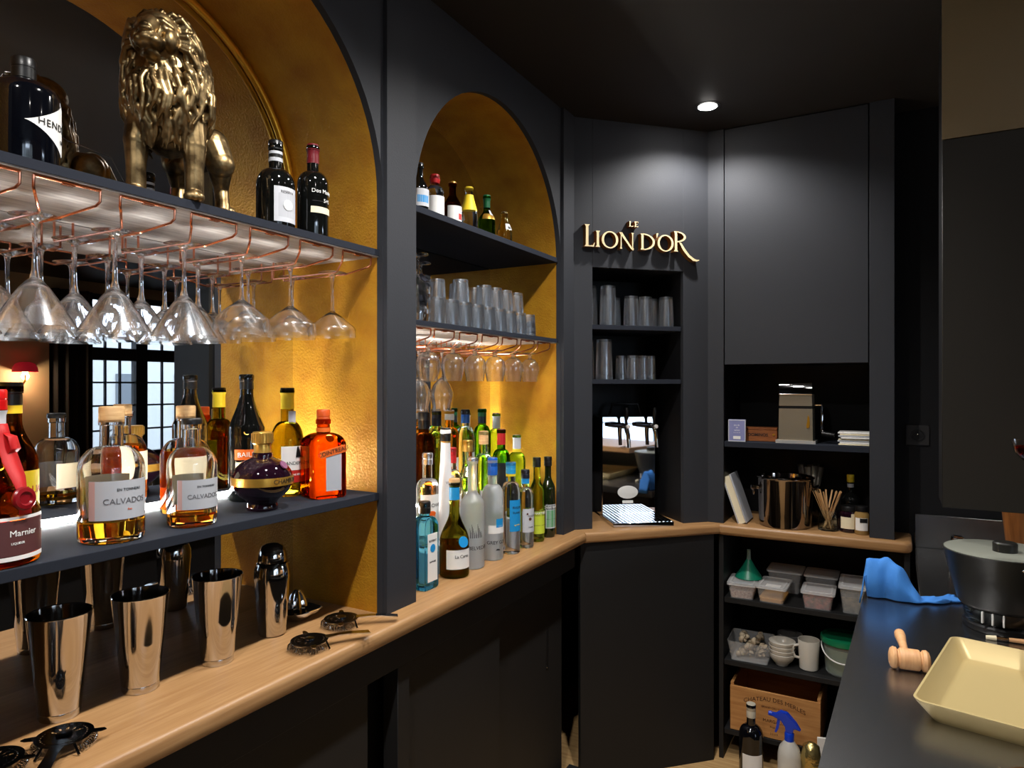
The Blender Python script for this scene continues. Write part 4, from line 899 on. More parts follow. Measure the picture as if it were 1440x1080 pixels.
L_([stem(.441, .0105, 0, .080, .0045), ('s', ring2(.448, .0585, .042, .0215, .0095, .0045, -PI/2, PI/2, 24)), ('p', leg)])
L_([stem(.246, .0038, .086, .107, .0025), ('p', [(.249, .086), (.2605, .086), (.262, .0915), (.2585, .0885), (.249, .088)])])
L_([stem(.2685, .0038, .086, .107, .0025), ('p', [(.271, .086), (.282, .086), (.283, .0915), (.2795, .0885), (.271, .088)]), ('p', [(.271, .107), (.282, .107), (.283, .1025), (.2795, .105), (.271, .1052)]), ('p', [(.271, .0957), (.279, .0957), (.279, .0975), (.271, .0975)])])

# things on the corner cabinet's shelves; its frame: a point s along the face and d deep
q2 = math.sqrt(.5)
def cor(s, d, z): return (-1.072+(s-d)*q2, 2.378+(s+d)*q2, z)
hg = highlit('highball_glass_wall', .14)
def fluted(name, label, loc, R, H, group, g, nf=12, tap=.86):
    p = [(R, 0), (R, .004), (R*.97, H*.4), (R*(tap+.02), H*.95), (R*tap, H), (0, H)]
    q = [(0, H-.009), (R*tap-.004, H-.010), (R*.97-.003, H*.4), (R-.002, 0), (R, 0)]
    bm = lt(p+q, nf*4)
    for v in bm.verts:
        r = v.co.xy.length
        if r > R*.7 and .004 < v.co.z < H*.96:
            a = math.atan2(v.co.y, v.co.x); k = 1-.010*(.5+.5*math.cos(nf*a)); v.co.x *= k; v.co.y *= k
    return tag(obj(name, bm, g, None, loc), label, 'glass', group)
Za, Zb = 1.735, 1.523
h0 = fluted('highball_glass', 'tall upturned highball glass at the left end of the upper corner shelf', cor(.165, .05, Za), .034, .158, 'highballs on the upper corner shelf', hg)
def cp(o, loc, label=None):
    c = o.copy(); C.objects.link(c); c.location = loc
    if label: c['label'] = label
    return c
cp(h0, cor(.095, .075, Za), 'tall upturned highball glass hidden behind the left edge of the upper corner shelf')
lw = fluted('highball_glass', 'shorter upturned glass third from the left on the upper corner shelf', cor(.225, .13, Za), .031, .122, 'highballs on the upper corner shelf', hg)
for s, d, w in ((.270, .06, 'fourth from the left'), (.335, .065, 'fifth from the left'), (.390, .12, 'sixth from the left, behind its neighbours'), (.420, .05, 'last at the right')):
    cp(lw, cor(s, d, Za), 'shorter upturned glass %s on the upper corner shelf' % w)
h1 = cp(h0, cor(.150, .055, Zb), 'tall upturned highball glass at the left of the lower corner shelf'); h1['group'] = 'highballs on the lower corner shelf'
h2 = cp(h0, cor(.088, .09, Zb), 'tall upturned highball glass behind the left edge of the lower corner shelf'); h2['group'] = 'highballs on the lower corner shelf'
sm = fluted('small_tumbler', 'small upturned tumbler first in the cluster on the lower corner shelf', cor(.240, .09, Zb), .0235, .096, 'small tumblers on the lower corner shelf', hg, 10)
for s, d, w in ((.272, .05, 'second'), (.300, .11, 'third'), (.322, .06, 'fourth'), (.362, .075, 'last and rightmost')):
    cp(sm, cor(s, d, Zb), 'small upturned tumbler %s in the cluster on the lower corner shelf' % w)

# beer tap tower
tp = thing('beer_dispenser', 'polished steel beer dispenser with two black-handled taps and a drip tray', 'beer tap', cor(.316, .178, CT), PI/4-.14)
obj('casing', bx(-.117, .117, 0, .125, .006, .425, .004), chrome, tp)
obj('foot_plate', bx(-.11, .11, .01, .12, 0, .006), black_pl, tp)
obj('lid_handle', tube(N(), [(-.065, .07, .425), (-.05, .07, .475), (.06, .07, .475), (.075, .07, .425)], .006, 8), black_pl, tp)
tr = obj('drip_tray', bx(-.125, .122, -.200, -.001, 0, .017, .002), steel, tp)
gr = N()
for k in range(15): box(gr, -.118+k*.0163, -.111+k*.0163, -.192, -.008, .017, .0195)
obj('grille', gr, steel, tr)
for x in (-.026, .094):
    f = obj('tap', tube(N(), [(x, 0, .385), (x, -.03, .385), (x, -.055, .38)], [.013, .011, .010], 14), steel, tp)
    obj('spout', tube(N(), [(x, -.046, .382), (x+.004, -.06, .35), (x+.008, -.062, .298)], [.010, .0085, .0075], 12), steel, f)
    obj('tap_handle', tube(N(), [(x, -.052, .385), (x-.002, -.052, .41), (x-.002, -.055, .42), (x-.002, -.058, .452), (x-.002, -.058, .462)], [.006, .0055, .0095, .0105, .007], 14), black_pl, f)
    obj('side_arm', tube(N(), [(x-.07, -.024, .390), (x-.04, -.024, .390), (x-.004, -.024, .388)], [.008, .012, .009], 12), steel_d, f)
    obj('knob', lt([(0, .010), (.006, .009), (.0085, .004), (.0085, 0), (0, 0)], 16), white_pl, f, (x+.004, -.058, .384), (PI/2, 0, 0))
obj('badge', lt([(0, .003), (.040, .003), (.044, .0015), (.044, 0), (0, 0)], 40), white_pl, tp, (-.005, -.0005, .105), (PI/2, 0, 0))
bpy.data.objects['badge'].scale = (1, .62, 1)
obj('badge_plate', bx(-.028, .018, -.002, 0, .058, .070, .001), white_pl, tp)

# ------------------------------------------------------------------ tall cabinet: upper shelf
U = 1.274
bxp = mat('lavender_card', (128, 132, 178), .5)
t = thing('card_box', 'small lavender card box standing at the left of the cabinet shelf', 'box', (-.552, 2.822, U), .08)
obj('carton', bx(-.033, .033, -.010, .012, 0, .088, .001), bxp, t)
fr = N(); strip(fr, [(-.033, .0005), (.033, .0005), (.033, .0875), (-.033, .0875), (-.033, .0005)], [(-.030, .004), (.030, .004), (.030, .084), (-.030, .084), (-.030, .004)], -.0106, -.0101, 'xz'); obj('border', fr, silver_p, t)
for s, sz, z in (('jeu de', .009, .066), ('54', .008, .056), ('cartes', .009, .046), ('* * * *', .010, .034)): text_flat(t, s, sz, white_ink, (0, -.0106, z), (PI/2, 0, 0))
obj('price_tag', bx(-.014, .014, -.0108, -.0101, .010, .022), white_pl, t)
wd = vary(mat('brown_wood_box', (150, 88, 46), .45), (120, 66, 32), 20, (1, 8, 8))
t = thing('domino_box', 'small brown wooden box marked DOMINOS behind the card box', 'box', (-.468, 2.868, U), .05)
obj('tray', bx(-.072, .060, 0, .05, 0, .046, .0015), wd, t); obj('lid', bx(-.072, .060, -.001, .05, .0465, .056, .0015), wd, t)
text_flat(t, 'DOMINOS', .0165, ink, (-.012, -.0006, .026), (PI/2, 0, 0), bold=.0003)
obj('catch', lt([(0, .0015), (.005, .0015), (.0055, 0), (0, 0)], 18), gold_ink, t, (.048, -.0003, .028), (PI/2, 0, 0))
# ice crusher
t = thing('ice_crusher', 'chrome hand-cranked ice crusher with a domed top on the cabinet shelf', 'ice crusher', (-.335, 2.875, U))
obj('base', prism(N(), [(-.072, -.050), (.072, -.050), (.072, .05), (-.072, .05)], 0, .012), mat('satin_chrome', (225, 224, 220), .35, metal=.7), t)
ca = mat('satin_champagne_steel', (170, 160, 140), .3, metal=.7)
bd = N(); prism(bd, [(-.062, .012), (.062, .012), (.060, .135), (-.060, .135)], -.044, .046, 'xz'); obj('lower_body', bd, ca, t)
obj('band', bx(-.058, .058, -.042, .044, .135, .146), black_pl, t)
bd = N(); prism(bd, [(-.060, .146), (.060, .146), (.058, .190), (-.058, .190)], -.044, .046, 'xz'); obj('upper_body', bd, ca, t)
dm = N(); prof = [(-.046, .190)]+[(-.046+.012*(1-math.cos(a)), .192+.045*math.sin(a)) for a in [PI/2*k/6 for k in range(7)]]+[(.034+.012*math.sin(a), .192+.045*math.cos(a)) for a in [PI/2*k/6 for k in range(7)]]+[(.046, .190)]
prism(dm, [(u, v) for u, v in prof][::-1], -.0585, .0585, 'yz'); obj('dome', dm, chrome, t)
obj('front_rim', tube(N(), [(-.059, -.0465, .191), (.059, -.0465, .191)], .0025, 8), chrome, t)
obj('crank', tube(N(), [(.06, 0, .150), (.088, 0, .150), (.090, 0, .148), (.090, -.002, .045)], .0045, 8), chrome, t)
obj('crank_knob', tube(N(), [(.090, -.002, .040), (.112, -.004, .036), (.134, -.006, .034)], [.010, .011, .009], 12), black_pl, t)
obj('gold_crescent', prism(N(), [(.040, .062), (.045, .060), (.050, .066), (.0515, .082), (.050, .100), (.046, .112), (.043, .100), (.042, .086), (.0395, .072)], -.0462, -.0442, 'xz'), gold_tr, t)
nk = thing('napkin_stack', 'uneven stack of folded pale napkins at the right end of the cabinet shelf', 'napkins', (-.130, 2.885, U))
rr = random.Random(3)
for k in range(8):
    z0 = k*.0062
    obj('napkin', bx(-.058+rr.uniform(0, .014), .050, -.055+rr.uniform(-.008, .006), .06, z0, z0+.0058, .0015), (cream, white_pl, grey_card)[k % 3], nk, (0, 0, 0), (0, 0, rr.uniform(-.02, .02)))

# ------------------------------------------------------------------ tall cabinet: on the oak counter
t = thing('book', 'grey-covered thick book leaning against the left side of the cabinet', 'book', (-.528, 2.880, CT+.001), 0, ry=-.33)
obj('pages', bx(-.015, .011, -.062, .068, .001, .196), cream, t); obj('cover', bx(.011, .016, -.066, .07, 0, .2, .001), grey_card, t); obj('cover', bx(-.020, -.015, -.066, .07, 0, .2, .001), grey_card, t)
bk = mat('dark_polished_steel', (150, 142, 136), .06, metal=1)
t = thing('ice_bucket', 'polished steel ice bucket with knob handles on the oak counter', 'bucket', (-.378, 2.872, CT), .38)
R = .106
obj('pail', lt([(0, .003), (.085, .001), (.092, 0), (.096, .004), (.099, .05), (R-.002, .185), (R, .190), (R+.003, .192), (R+.003, .195), (R, .197), (R-.003, .195), (R-.005, .185), (.096, .05), (.092, .008), (0, .006)], 56), bk, t)
for a in (PI, 0):
    c, s = math.cos(a), math.sin(a)
    obj('knob_handle', tube(N(), [(c*.099, s*.099, .150), (c*.110, s*.110, .150), (c*.114, s*.114, .150), (c*.124, s*.124, .150), (c*.130, s*.130, .150)], [.012, .007, .009, .014, .008], 14), bk, t)
    obj('drop_ring', tube(N(), [(c*.120, .010*math.sin(2*PI*k/16), .134+.013*math.cos(2*PI*k/16)) for k in range(16)], .0026, 6, closed=True), bk, t)
t = thing('knife_jar', 'dark jar of steel spoons and strips behind the ice bucket', 'jar', (-.300, 3.022, CT))
obj('jar', lt([(0, .002), (.034, 0), (.036, .003), (.036, .125), (.033, .125), (.033, .008), (0, .008)], 32), dark_blue_g, t)
strip_m = mat('satin_steel_strip', (214, 208, 196), .4, metal=.6)
for k in range(11):
    a = 2*PI*k/11; l = .22+.012*rr.random(); c, s = math.cos(a), math.sin(a)
    bm = N(); vs = [[bm.verts.new((c*r-s*w, s*r+c*w, z)) for w in (-ww, ww)] for r, z, ww in ((.012, .012, .004), (.03, .12, .006), (.05, l, .012))]
    for A_, B_ in zip(vs, vs[1:]): bm.faces.new([A_[0], A_[1], B_[1], B_[0]])
    e = obj('steel_strip', bm, strip_m, t); mm = e.modifiers.new('t', 'SOLIDIFY'); mm.thickness = .0012
t = thing('straw_jar', 'clear jar packed with pale wooden stirrers', 'jar', (-.222, 2.862, CT))
obj('jar', lt([(0, .002), (.034, 0), (.0365, .003), (.0365, .078), (.0340, .078), (.0340, .007), (0, .007)], 32), clear_b, t)
stk = mat('pale_stirrer_wood', (205, 160, 108), .6)
for k in range(22):
    a = rr.uniform(0, 2*PI); b = a+rr.uniform(-.5, .5); r0 = rr.uniform(0, .022); r1 = rr.uniform(.02, .062)
    p0 = Vector((r0*math.cos(a+PI), r0*math.sin(a+PI), .009)); p1 = Vector((r1*math.cos(b), r1*math.sin(b), .150))
    if r1 > .045: p1 = p0+(p1-p0)*.98
    bm = N(); u = Vector((-(p1-p0).y, (p1-p0).x, 0)); u = u.normalized()*.0028 if u.length > 1e-5 else Vector((.0028, 0, 0)); n_ = (p1-p0).cross(u).normalized()*.0007
    V = [bm.verts.new(p+su*u+sn*n_) for p in (p0, p1) for su, sn in ((-1, -1), (1, -1), (1, 1), (-1, 1))]
    for i in range(4): bm.faces.new([V[i], V[(i+1) % 4], V[4+(i+1) % 4], V[4+i]])
    bm.faces.new(V[:4][::-1]); bm.faces.new(V[4:]); bmesh.ops.recalc_face_normals(bm, faces=bm.faces)
    obj('stirrer', bm, stk, t, smooth=False)
def jamjar(x, y, R, H, label, m, cap, lab, name='jam_jar'):
    t = thing(name, label, 'jar', (x, y, CT))
    obj('glass_body', lt([(0, .002), (R*.9, 0), (R, .004), (R, H*.72), (R*.82, H*.80), (R*.82, H*.84), (0, H*.84)], 30), m, t)
    obj('lid', lt([(0, H*.82), (R*.88, H*.82), (R*.88, H*.97), (R*.84, H), (0, H)], 30), cap, t)
    if lab: obj('label', lt([(R+.0006, H*.16), (R+.0006, H*.60), (R+.0001, H*.60), (R+.0001, H*.16), (R+.0006, H*.16)], 20, a0=-PI/2-.9, a1=-PI/2+.9), lab, t)
    return t
t = jamjar(-.150, 2.868, .0345, .098, 'dark cherry jar with a tombstone-shaped cream label', dark_red_g, cm['black'], cream)
obj('label_top', lt([(.0352, .055), (.0352, .072), (.0348, .072), (.0348, .055), (.0352, .055)], 10, a0=-PI/2+.25, a1=-PI/2+.75), cream, t)
t = jamjar(-.1065, 2.842, .0255, .105, 'narrow spice jar with a white and black label at the right stile', mat('tan_spice_glass', (150, 120, 70), .1, coat=.5), cm['black'], white_pl, 'spice_jar')
obj('label_mark', lt([(.0268, .046), (.0268, .062), (.0263, .062), (.0263, .046), (.0268, .046)], 10, a0=-PI/2-.2, a1=-PI/2+.8), black_p, t)
bottle('syrup_bottle', 'dark syrup bottle with a yellow cap behind the cherry jar', (-.150, 2.965, CT), .205, .034, .011, .105, .150, dark_g, cap=(mat('yellow_cap', (206, 178, 40), .4), .030, .0135, .176), wrap=((silver_p, .156, .170),), style='slope')

# ------------------------------------------------------------------ low shelf unit
S1, S2, S3 = .6465, .3965, .1185
tub_m = haze('cloudy_plastic', .16); lid_m = haze('translucent_white_lid', .42)
def tub(name, label, x, y, z, w, d, h, fill, fh, rz=0, lid=True, wall=None, group='plastic food tubs on the low shelves', lidm=None):
    t = thing(name, label, 'container', (x, y, z), rz, group)
    bm = N(); k = .84
    def rc(w_, d_, r=.012): return arc(w_-r, d_-r, r, 0, PI/2, 4)+arc(-w_+r, d_-r, r, PI/2, PI, 4)+arc(-w_+r, -d_+r, r, PI, 1.5*PI, 4)+arc(w_-r, -d_+r, r, 1.5*PI, 2*PI, 4)
    prof = [(k, 0, 0), (1, h, 0), (1, h, -.0015), (k, .002, -.0015)]
    rings = [[bm.verts.new((*p, zz)) for p in rc(w/2*s+o, d/2*s+o)] for s, zz, o in prof]
    for A_, B_ in zip(rings, rings[1:]):
        for i in range(len(A_)): bm.faces.new([A_[i], A_[(i+1) % len(A_)], B_[(i+1) % len(A_)], B_[i]])
    bm.faces.new(rings[0][::-1]); bm.faces.new(rings[-1]); bmesh.ops.recalc_face_normals(bm, faces=bm.faces)
    obj('tub', bm, wall or tub_m, t)
    if fill:
        s1 = k+(1-k)*fh/h-.03; bm = N(); A_ = [bm.verts.new((*p, .003)) for p in rc(w/2*(k-.03), d/2*(k-.03))]; B_ = [bm.verts.new((*p, fh+rr.uniform(-.002, .002))) for p in rc(w/2*s1, d/2*s1)]
        for i in range(len(A_)): bm.faces.new([A_[i], A_[(i+1) % len(A_)], B_[(i+1) % len(A_)], B_[i]])
        bm.faces.new(A_[::-1]); bm.faces.new(B_); bmesh.ops.recalc_face_normals(bm, faces=bm.faces); obj('contents', bm, fill, t)
    if lid:
        bm = N(); prism(bm, rc(w/2+.004, d/2+.004), h-.003, h+.004, 'xy'); lo = obj('lid', bm, lidm or lid_m, t)
        bm = N(); strip(bm, rc(w/2-.006, d/2-.006)+[rc(w/2-.006, d/2-.006)[0]], rc(w/2-.012, d/2-.012)+[rc(w/2-.012, d/2-.012)[0]], h+.0038, h+.0062, 'xy'); obj('lid_rim', bm, lidm or lid_m, lo)
    return t
spice = vary(mat('pinkish_crystals', (196, 176, 168), .7), (150, 120, 116), 120)
t = tub('food_tub', 'white-rimmed tub of pale crystals under the green funnel', -.536, 2.870, S1, .104, .15, .058, spice, .034, .06)
t['category'] = 'container'
obj('lid_label', bx(-.030, .030, -.066, -.046, .0625, .0635), grey_card, t)
tub('food_tub', 'lidded tub with a layer of golden powder', -.419, 2.875, S1, .106, .16, .060, mat('golden_sugar', (214, 158, 76), .7), .018, -.03)
obj('lid_label', bx(-.022, .032, -.062, -.030, .0642, .0652), white_pl, bpy.data.objects['food_tub.001'])
tub('food_tub', 'empty clear tub stacked behind the golden powder tub', -.395, 3.035, S1, .13, .13, .085, None, 0, 0)
tub('food_tub', 'lidded tub of reddish dried berries right of the gap', -.256, 2.872, S1, .112, .14, .062, vary(mat('dried_berries', (96, 58, 52), .6), (180, 90, 80), 60), .045, .02)
tub('food_tub', 'second lidded tub hidden behind the dried berries', -.258, 3.03, S1, .118, .13, .085, vary(mat('brown_seeds', (70, 56, 46), .7), (40, 34, 30), 90), .05, 0)
tub('food_tub', 'large smoky lidded tub partly behind the worktop corner', -.112, 2.905, S1, .140, .19, .098, vary(mat('dry_leaves', (60, 58, 44), .8), (120, 110, 92), 50), .06, .02)
grn = mat('green_plastic', (16, 120, 92), .35)
t = thing('funnel', 'green plastic funnel lying mouth down on the crystal tub', 'funnel', (-.522, 2.905, S1+.0635))
obj('cone', lt([(.052, 0), (.054, .003), (.050, .010), (.026, .045), (.009, .075), (.007, .075), (.024, .044), (.047, .010), (.050, 0), (.052, 0)], 36), grn, t)
obj('spout', lt([(.009, .0745), (.0065, .115), (.0048, .115), (.007, .0745), (.009, .0745)], 20), mat('pale_spout', (120, 140, 134), .4), t)
t = tub('food_tub', 'open clear tub heaped with pale mushroom pieces', -.508, 2.880, S2, .165, .16, .078, None, 0, .04, lid=False)
mush = vary(mat('pale_mushroom', (196, 180, 152), .7), (120, 100, 80), 40)
for k in range(34):
    x, y = rr.uniform(-.060, .060), rr.uniform(-.056, .056); z = (.016 if k < 12 else .042 if k < 24 else .068)+rr.uniform(0, .012); r = rr.uniform(.010, .017)
    bm = N(); v = lathe(bm, [(0, r*.9), (r*.5, r*.8), (r*.95, r*.35), (r, 0), (r*.6, -.1*r), (r*.35, -.2*r), (r*.32, -r*.9), (0, -r)], 12)
    obj('mushroom', v, mush, t, (x*(.86 if z < .05 else 1), y*(.86 if z < .05 else 1), z), (rr.uniform(-1.4, 1.4), rr.uniform(-1.4, 1.4), rr.uniform(0, 6)))
china = mat('white_china', (214, 208, 196), .25, coat=.3)
b0 = None
for k in range(4):
    lb_ = ('bottom white china bowl of the stack of four', 'second white china bowl from the bottom of the stack', 'third white china bowl from the bottom of the stack', 'topmost white china bowl of the stack of four')[k]
    loc = (-.388, 2.862, S2+.0155*k)
    if b0 is None: b0 = tag(obj('bowl', lt([(0, .003), (.020, .002), (.024, 0), (.026, .006), (.040, .020), (.0475, .036), (.0495, .046), (.0485, .047), (.0455, .037), (.038, .023), (.022, .010), (0, .008)], 40), china, None, loc), lb_, 'bowl', 'stacked white bowls')
    else: cp(b0, loc, lb_)
tag(obj('bowl', lt([(0, .003), (.022, 0), (.026, .006), (.044, .04), (.049, .085), (.0475, .086), (.042, .042), (.022, .009), (0, .008)], 40), mat('grey_china', (120, 118, 116), .3), None, (-.375, 2.985, S2)), 'deep grey china bowl behind the stack of white bowls', 'bowl')
t = thing('mug', 'tall white china mug right of the bowl stack', 'mug', (-.291, 2.868, S2), .2)
obj('cup', lt([(0, .003), (.030, 0), (.034, .003), (.0365, .05), (.040, .112), (.0395, .114), (.0365, .112), (.033, .05), (.029, .007), (0, .006)], 40), china, t)
obj('handle', tube(N(), [(-.036, -.004, .090), (-.056, -.010, .088), (-.060, -.012, .066), (-.052, -.010, .045), (-.034, -.004, .040)], .0055, 10), china, t)
t = thing('plastic_pail', 'clear plastic pail with a green lid and white handle by the worktop', 'pail', (-.168, 2.896, S2))
pg = haze('pail_plastic', .14, (.8, .88, .8))
obj('body', lt([(0, .002), (.062, 0), (.066, .004), (.078, .128), (.0765, .128), (.0645, .006), (0, .005)], 44), pg, t)
obj('contents', lt([(0, .007), (.061, .007), (.070, .10), (0, .104)], 36), mat('olive_pickles', (70, 84, 44), .5), t)
obj('lid', lt([(0, .134), (.074, .134), (.078, .140), (.083, .139), (.0845, .130), (.0835, .118), (.080, .118), (.079, .128), (0, .128)], 44), mat('green_lid', (20, 116, 76), .3), t)
obj('handle', tube(N(), [(.080*math.cos(a), .080*math.sin(a)-.004, .108-.048*math.sin(-a)) for a in [-PI*k/16 for k in range(17)]], .0026, 8), white_pl, t)
# wine crate and floor things
ply = vary(mat('crate_pine', (196, 142, 84), .6), (168, 112, 60), 7, (1, 10, 10), .35, .7)
t = thing('wine_crate', 'open pine wine crate with black stamped print on the bottom shelf', 'crate', (-.41, 2.805, S3+.001))
obj('front_board', bx(-.166, .166, 0, .010, 0, .176, .001), ply, t); obj('back_board', bx(-.166, .166, .290, .300, 0, .176, .001), ply, t)
obj('side_board', bx(-.166, -.154, .010, .290, 0, .186, .001), ply, t); obj('side_board', bx(.154, .166, .010, .290, 0, .186, .001), ply, t); obj('bottom_board', bx(-.154, .154, .010, .290, 0, .008), ply, t)
stamp = mat('burnt_print', (72, 38, 18), .7)
ar = text_mesh('CHATEAU DES MERLES', .0225, depth=.0003)
for v in ar.vertices: v.co.y -= v.co.x**2*1.9
obj('lettering', ar, stamp, t, (0, -.0004, .150), (PI/2, 0, 0), smooth=False)
for s, sz, z in (('GRAND CRU CLASSE', .010, .118), ('E.T.', .022, .096), ('MARGAUX', .017, .066), ('France', .011, .044), ('2 0 0 9', .010, .018)): text_flat(t, s, sz, stamp, (0, -.0004, z), (PI/2, 0, 0))
t = bottle('wine_bottle', 'dark wine bottle with a bare cream capsule standing on the floor before the crate', (-.466, 2.64, 0), .312, .0435, .0155, .195, .235, dark_blue_g, cap=(mat('cream_capsule', (186, 178, 160), .4), .05, .0168, .264), style='round',
    labels=((.05, .140, white_pl, .9, -1.25, ()),), rz=0, cat='bottle')
wb_ = haze('cloudy_bottle_plastic', .6, (.8, .78, .72)); blu = mat('blue_plastic', (14, 60, 190), .3)
t = thing('spray_bottle', 'white spray bottle with a blue trigger head on the floor', 'bottle', (-.335, 2.655, 0))
obj('body', lt([(0, .002), (.036, 0), (.040, .004), (.040, .150), (.034, .178), (.018, .200), (.013, .208), (0, .208)], 36), wb_, t)
obj('collar', lt([(0, .200), (.0165, .200), (.0165, .228), (.014, .232), (0, .232)], 24), blu, t)
hd = N(); prism(hd, [(-.045, .292), (-.062, .290), (-.063, .282), (-.046, .276), (-.030, .272), (-.014, .250), (-.012, .230), (.012, .230), (.016, .250), (.040, .246), (.024, .272), (-.006, .302), (-.030, .304)][::-1], -.010, .010, 'xz')
bmesh.ops.bevel(hd, geom=[e for e in hd.edges if len(e.link_faces) == 2 and e.calc_face_angle(0) > .8], offset=.003, segments=2, affect='EDGES')
obj('trigger_head', hd, blu, t)
obj('trigger', prism(N(), [(-.040, .278), (-.030, .274), (-.036, .240), (-.044, .222), (-.050, .224), (-.044, .248)][::-1], -.006, .006, 'xz'), blu, t)
obj('nozzle', tube(N(), [(-.060, 0, .286), (-.072, 0, .287)], [.009, .008], 12), blu, t)
fo = mat('gold_foil', (190, 170, 110), .25, metal=.9, bump=(40, .5))
bm = N()
lathe(bm, [(0, 0), (.034, 0), (.036, .01), (.032, .10), (.034, .16), (.026, .20), (.010, .212), (0, .212)], 22)
for v in bm.verts: v.co.x *= 1+.10*math.sin(v.co.z*60+5*math.atan2(v.co.y, v.co.x)); v.co.y *= 1+.10*math.cos(v.co.z*45)
tag(obj('foil_bag', bm, fo, None, (-.262, 2.66, 0)), 'crumpled gold foil bag beside the spray bottle', 'bag')
bm = bx(-.03, .03, -.004, .004, 0, .19, .001)
tag(obj('folded_leaflet', bm, white_pl, None, (-.222, 2.765, 0), (0, 0, .3)), 'white folded leaflet behind the foil bag', 'leaflet')

# ------------------------------------------------------------------ steel worktop
WZ = .9
gd = mat('satin_gold_tray', (188, 168, 118), .36, metal=.25)
t = thing('serving_tray', 'shallow matt gold serving tray with a handle slot on the steel worktop', 'tray', (.068, 1.606, WZ), -.21)
def rcr(x0, x1, y0, y1, r, n=5): return arc(x1-r, y1-r, r, 0, PI/2, n)+arc(x0+r, y1-r, r, PI/2, PI, n)+arc(x0+r, y0+r, r, PI, 1.5*PI, n)+arc(x1-r, y0+r, r, 1.5*PI, 2*PI, n)
bm = N(); Lx, Wy = .45, .205
rings = []
for ins, z, r in ((.0, .040, .022), (.004, .0405, .02), (.027, .006, .016), (.033, .0035, .014), (.033, .001, .014), (.027, 0, .016), (.002, .036, .02)):
    rings.append([bm.verts.new((x, y, z)) for x, y in rcr(ins, Lx-ins, -Wy+ins, Wy-ins, max(.004, r))])
for i, (A_, B_) in enumerate(zip(rings, rings[1:]+rings[:1])):
    if i == 3: continue
    for k in range(len(A_)): bm.faces.new([A_[k], A_[(k+1) % len(A_)], B_[(k+1) % len(A_)], B_[k]])
bm.faces.new(rings[3]); bm.faces.new(rings[4][::-1]); bmesh.ops.recalc_face_normals(bm, faces=bm.faces)
obj('pan', bm, gd, t)
def slot(y, s):
    pts = [(.190+.012*math.cos(a)-.0, .0+.010*math.sin(a)) for a in [PI/2+PI*k/8 for k in range(9)]]+[(.29+.012*math.cos(a), .010*math.sin(a)) for a in [-PI/2+PI*k/8 for k in range(9)]]
    bm = prism(N(), pts, 0, .0012, 'xy'); obj('handle_slot', bm, black_p, t, (0, y, .024), (s*.78, 0, 0))
slot(Wy-.0165, 1.15)
t = thing('wooden_mallet', 'small turned beech mallet lying on the steel worktop', 'mallet', (.027, 1.655, WZ), .12)
beech = vary(mat('beech', (214, 166, 118), .5), (190, 138, 92), 20, (1, 1, 8))
R = .0235
hp = [(0, 0), (.012, .0005), (.019, .003), (.0225, .008), (.0215, .014), (.0175, .0165), (.0175, .0185), (.0205, .020), (.0215, .0225), (.0215, .0545), (.0205, .057), (.0175, .0585), (.0175, .0605), (.0215, .063), (.0225, .069), (.019, .074), (.012, .0765), (0, .077)]
obj('head', lt(hp, 32), beech, t, (-.0385, 0, .0226), (0, PI/2, 0))
obj('handle', lt([(0, 0), (.0085, 0), (.0075, .025), (.0082, .05), (.0112, .085), (.0105, .098), (.006, .106), (0, .107)], 24), beech, t, (-.004, .017, .0250), (-PI/2+.14, 0, 0))
cl = mat('blue_microfibre', (62, 132, 214), .8, bump=(500, .2))
def cloth(u, v):
    x = -.084+.240*u
    top = .10*max(0, min(1, (.098-abs(u-.22)*.5)/.05)) if u < .5 else 0
    k = .5+.5*math.cos(PI*max(0, min(1, (u-.33)/.30)))
    h = .100*k if u >= .33 else .100
    if u < .07: h = .100*(u/.07)-.035*(1-u/.07)
    h += .006*math.sin(9*u+5*v)*(1 if u > .4 else .2)
    edge = math.sin(PI*min(1, max(0, v)))**.35
    y = 2.155+.055*v+.10*max(0, u-.45)*1.2+.012*math.sin(7*u)
    h += (.004*math.sin(26*u+3*v)+.003*math.sin(41*u-7*v)) if .08 < u < .95 else 0; y += .004*math.sin(30*u)
    return (x+.010*math.sin(v*6)*u, y, WZ+.004+max(-.02 if u < .07 else .0, h*edge if u > .05 else h))
ob = obj('cleaning_cloth', sheet(N(), cloth, 44, 14), cl)
mm = ob.modifiers.new('thick', 'SOLIDIFY'); mm.thickness = .004; mm.offset = 1
tag(ob, 'bright blue cleaning cloth draped over the far corner of the steel worktop', 'cloth')
# lidded black ice pot on a clear foot
t = thing('ice_pot', 'flared black ice pot with a frosted lid on a clear ribbed foot', 'ice pot', (.232, 2.055, WZ), .2)
obj('foot_ring', lt([(0, 0), (.080, 0), (.083, .004), (.083, .014), (.078, .018), (0, .018)], 48), black_pl, t)
obj('clear_base', lt([(.066, .018), (.078, .019), (.086, .062), (.080, .062), (.072, .024), (.066, .018)], 48), clear_b, t)
for a in (-2.35, -2.1, -1.85, -1.2): obj('rib', bx(-.002, .002, -.0895, -.0825, .026, .054, .001), white_pl, t, (0, 0, 0), (0, 0, a+PI/2))
bkm = mat('black_pot_plastic', (24, 23, 20), .4)
obj('bowl', lt([(0, .050), (.080, .052), (.090, .058), (.094, .064), (.112, .130), (.124, .186), (.126, .190), (.1235, .191), (.108, .130), (.088, .070), (0, .062)], 56), bkm, t)
obj('lid', lt([(0, .194), (.06, .196), (.110, .1945), (.1225, .192), (.1225, .188), (0, .188)], 56), mat('frosted_grey_lid', (120, 122, 112), .45), t)
obj('lid_knob', lt([(0, .2195), (.022, .2190), (.0255, .216), (.0255, .196), (0, .1955)], 30), bkm, t, (-.004, -.030, 0))
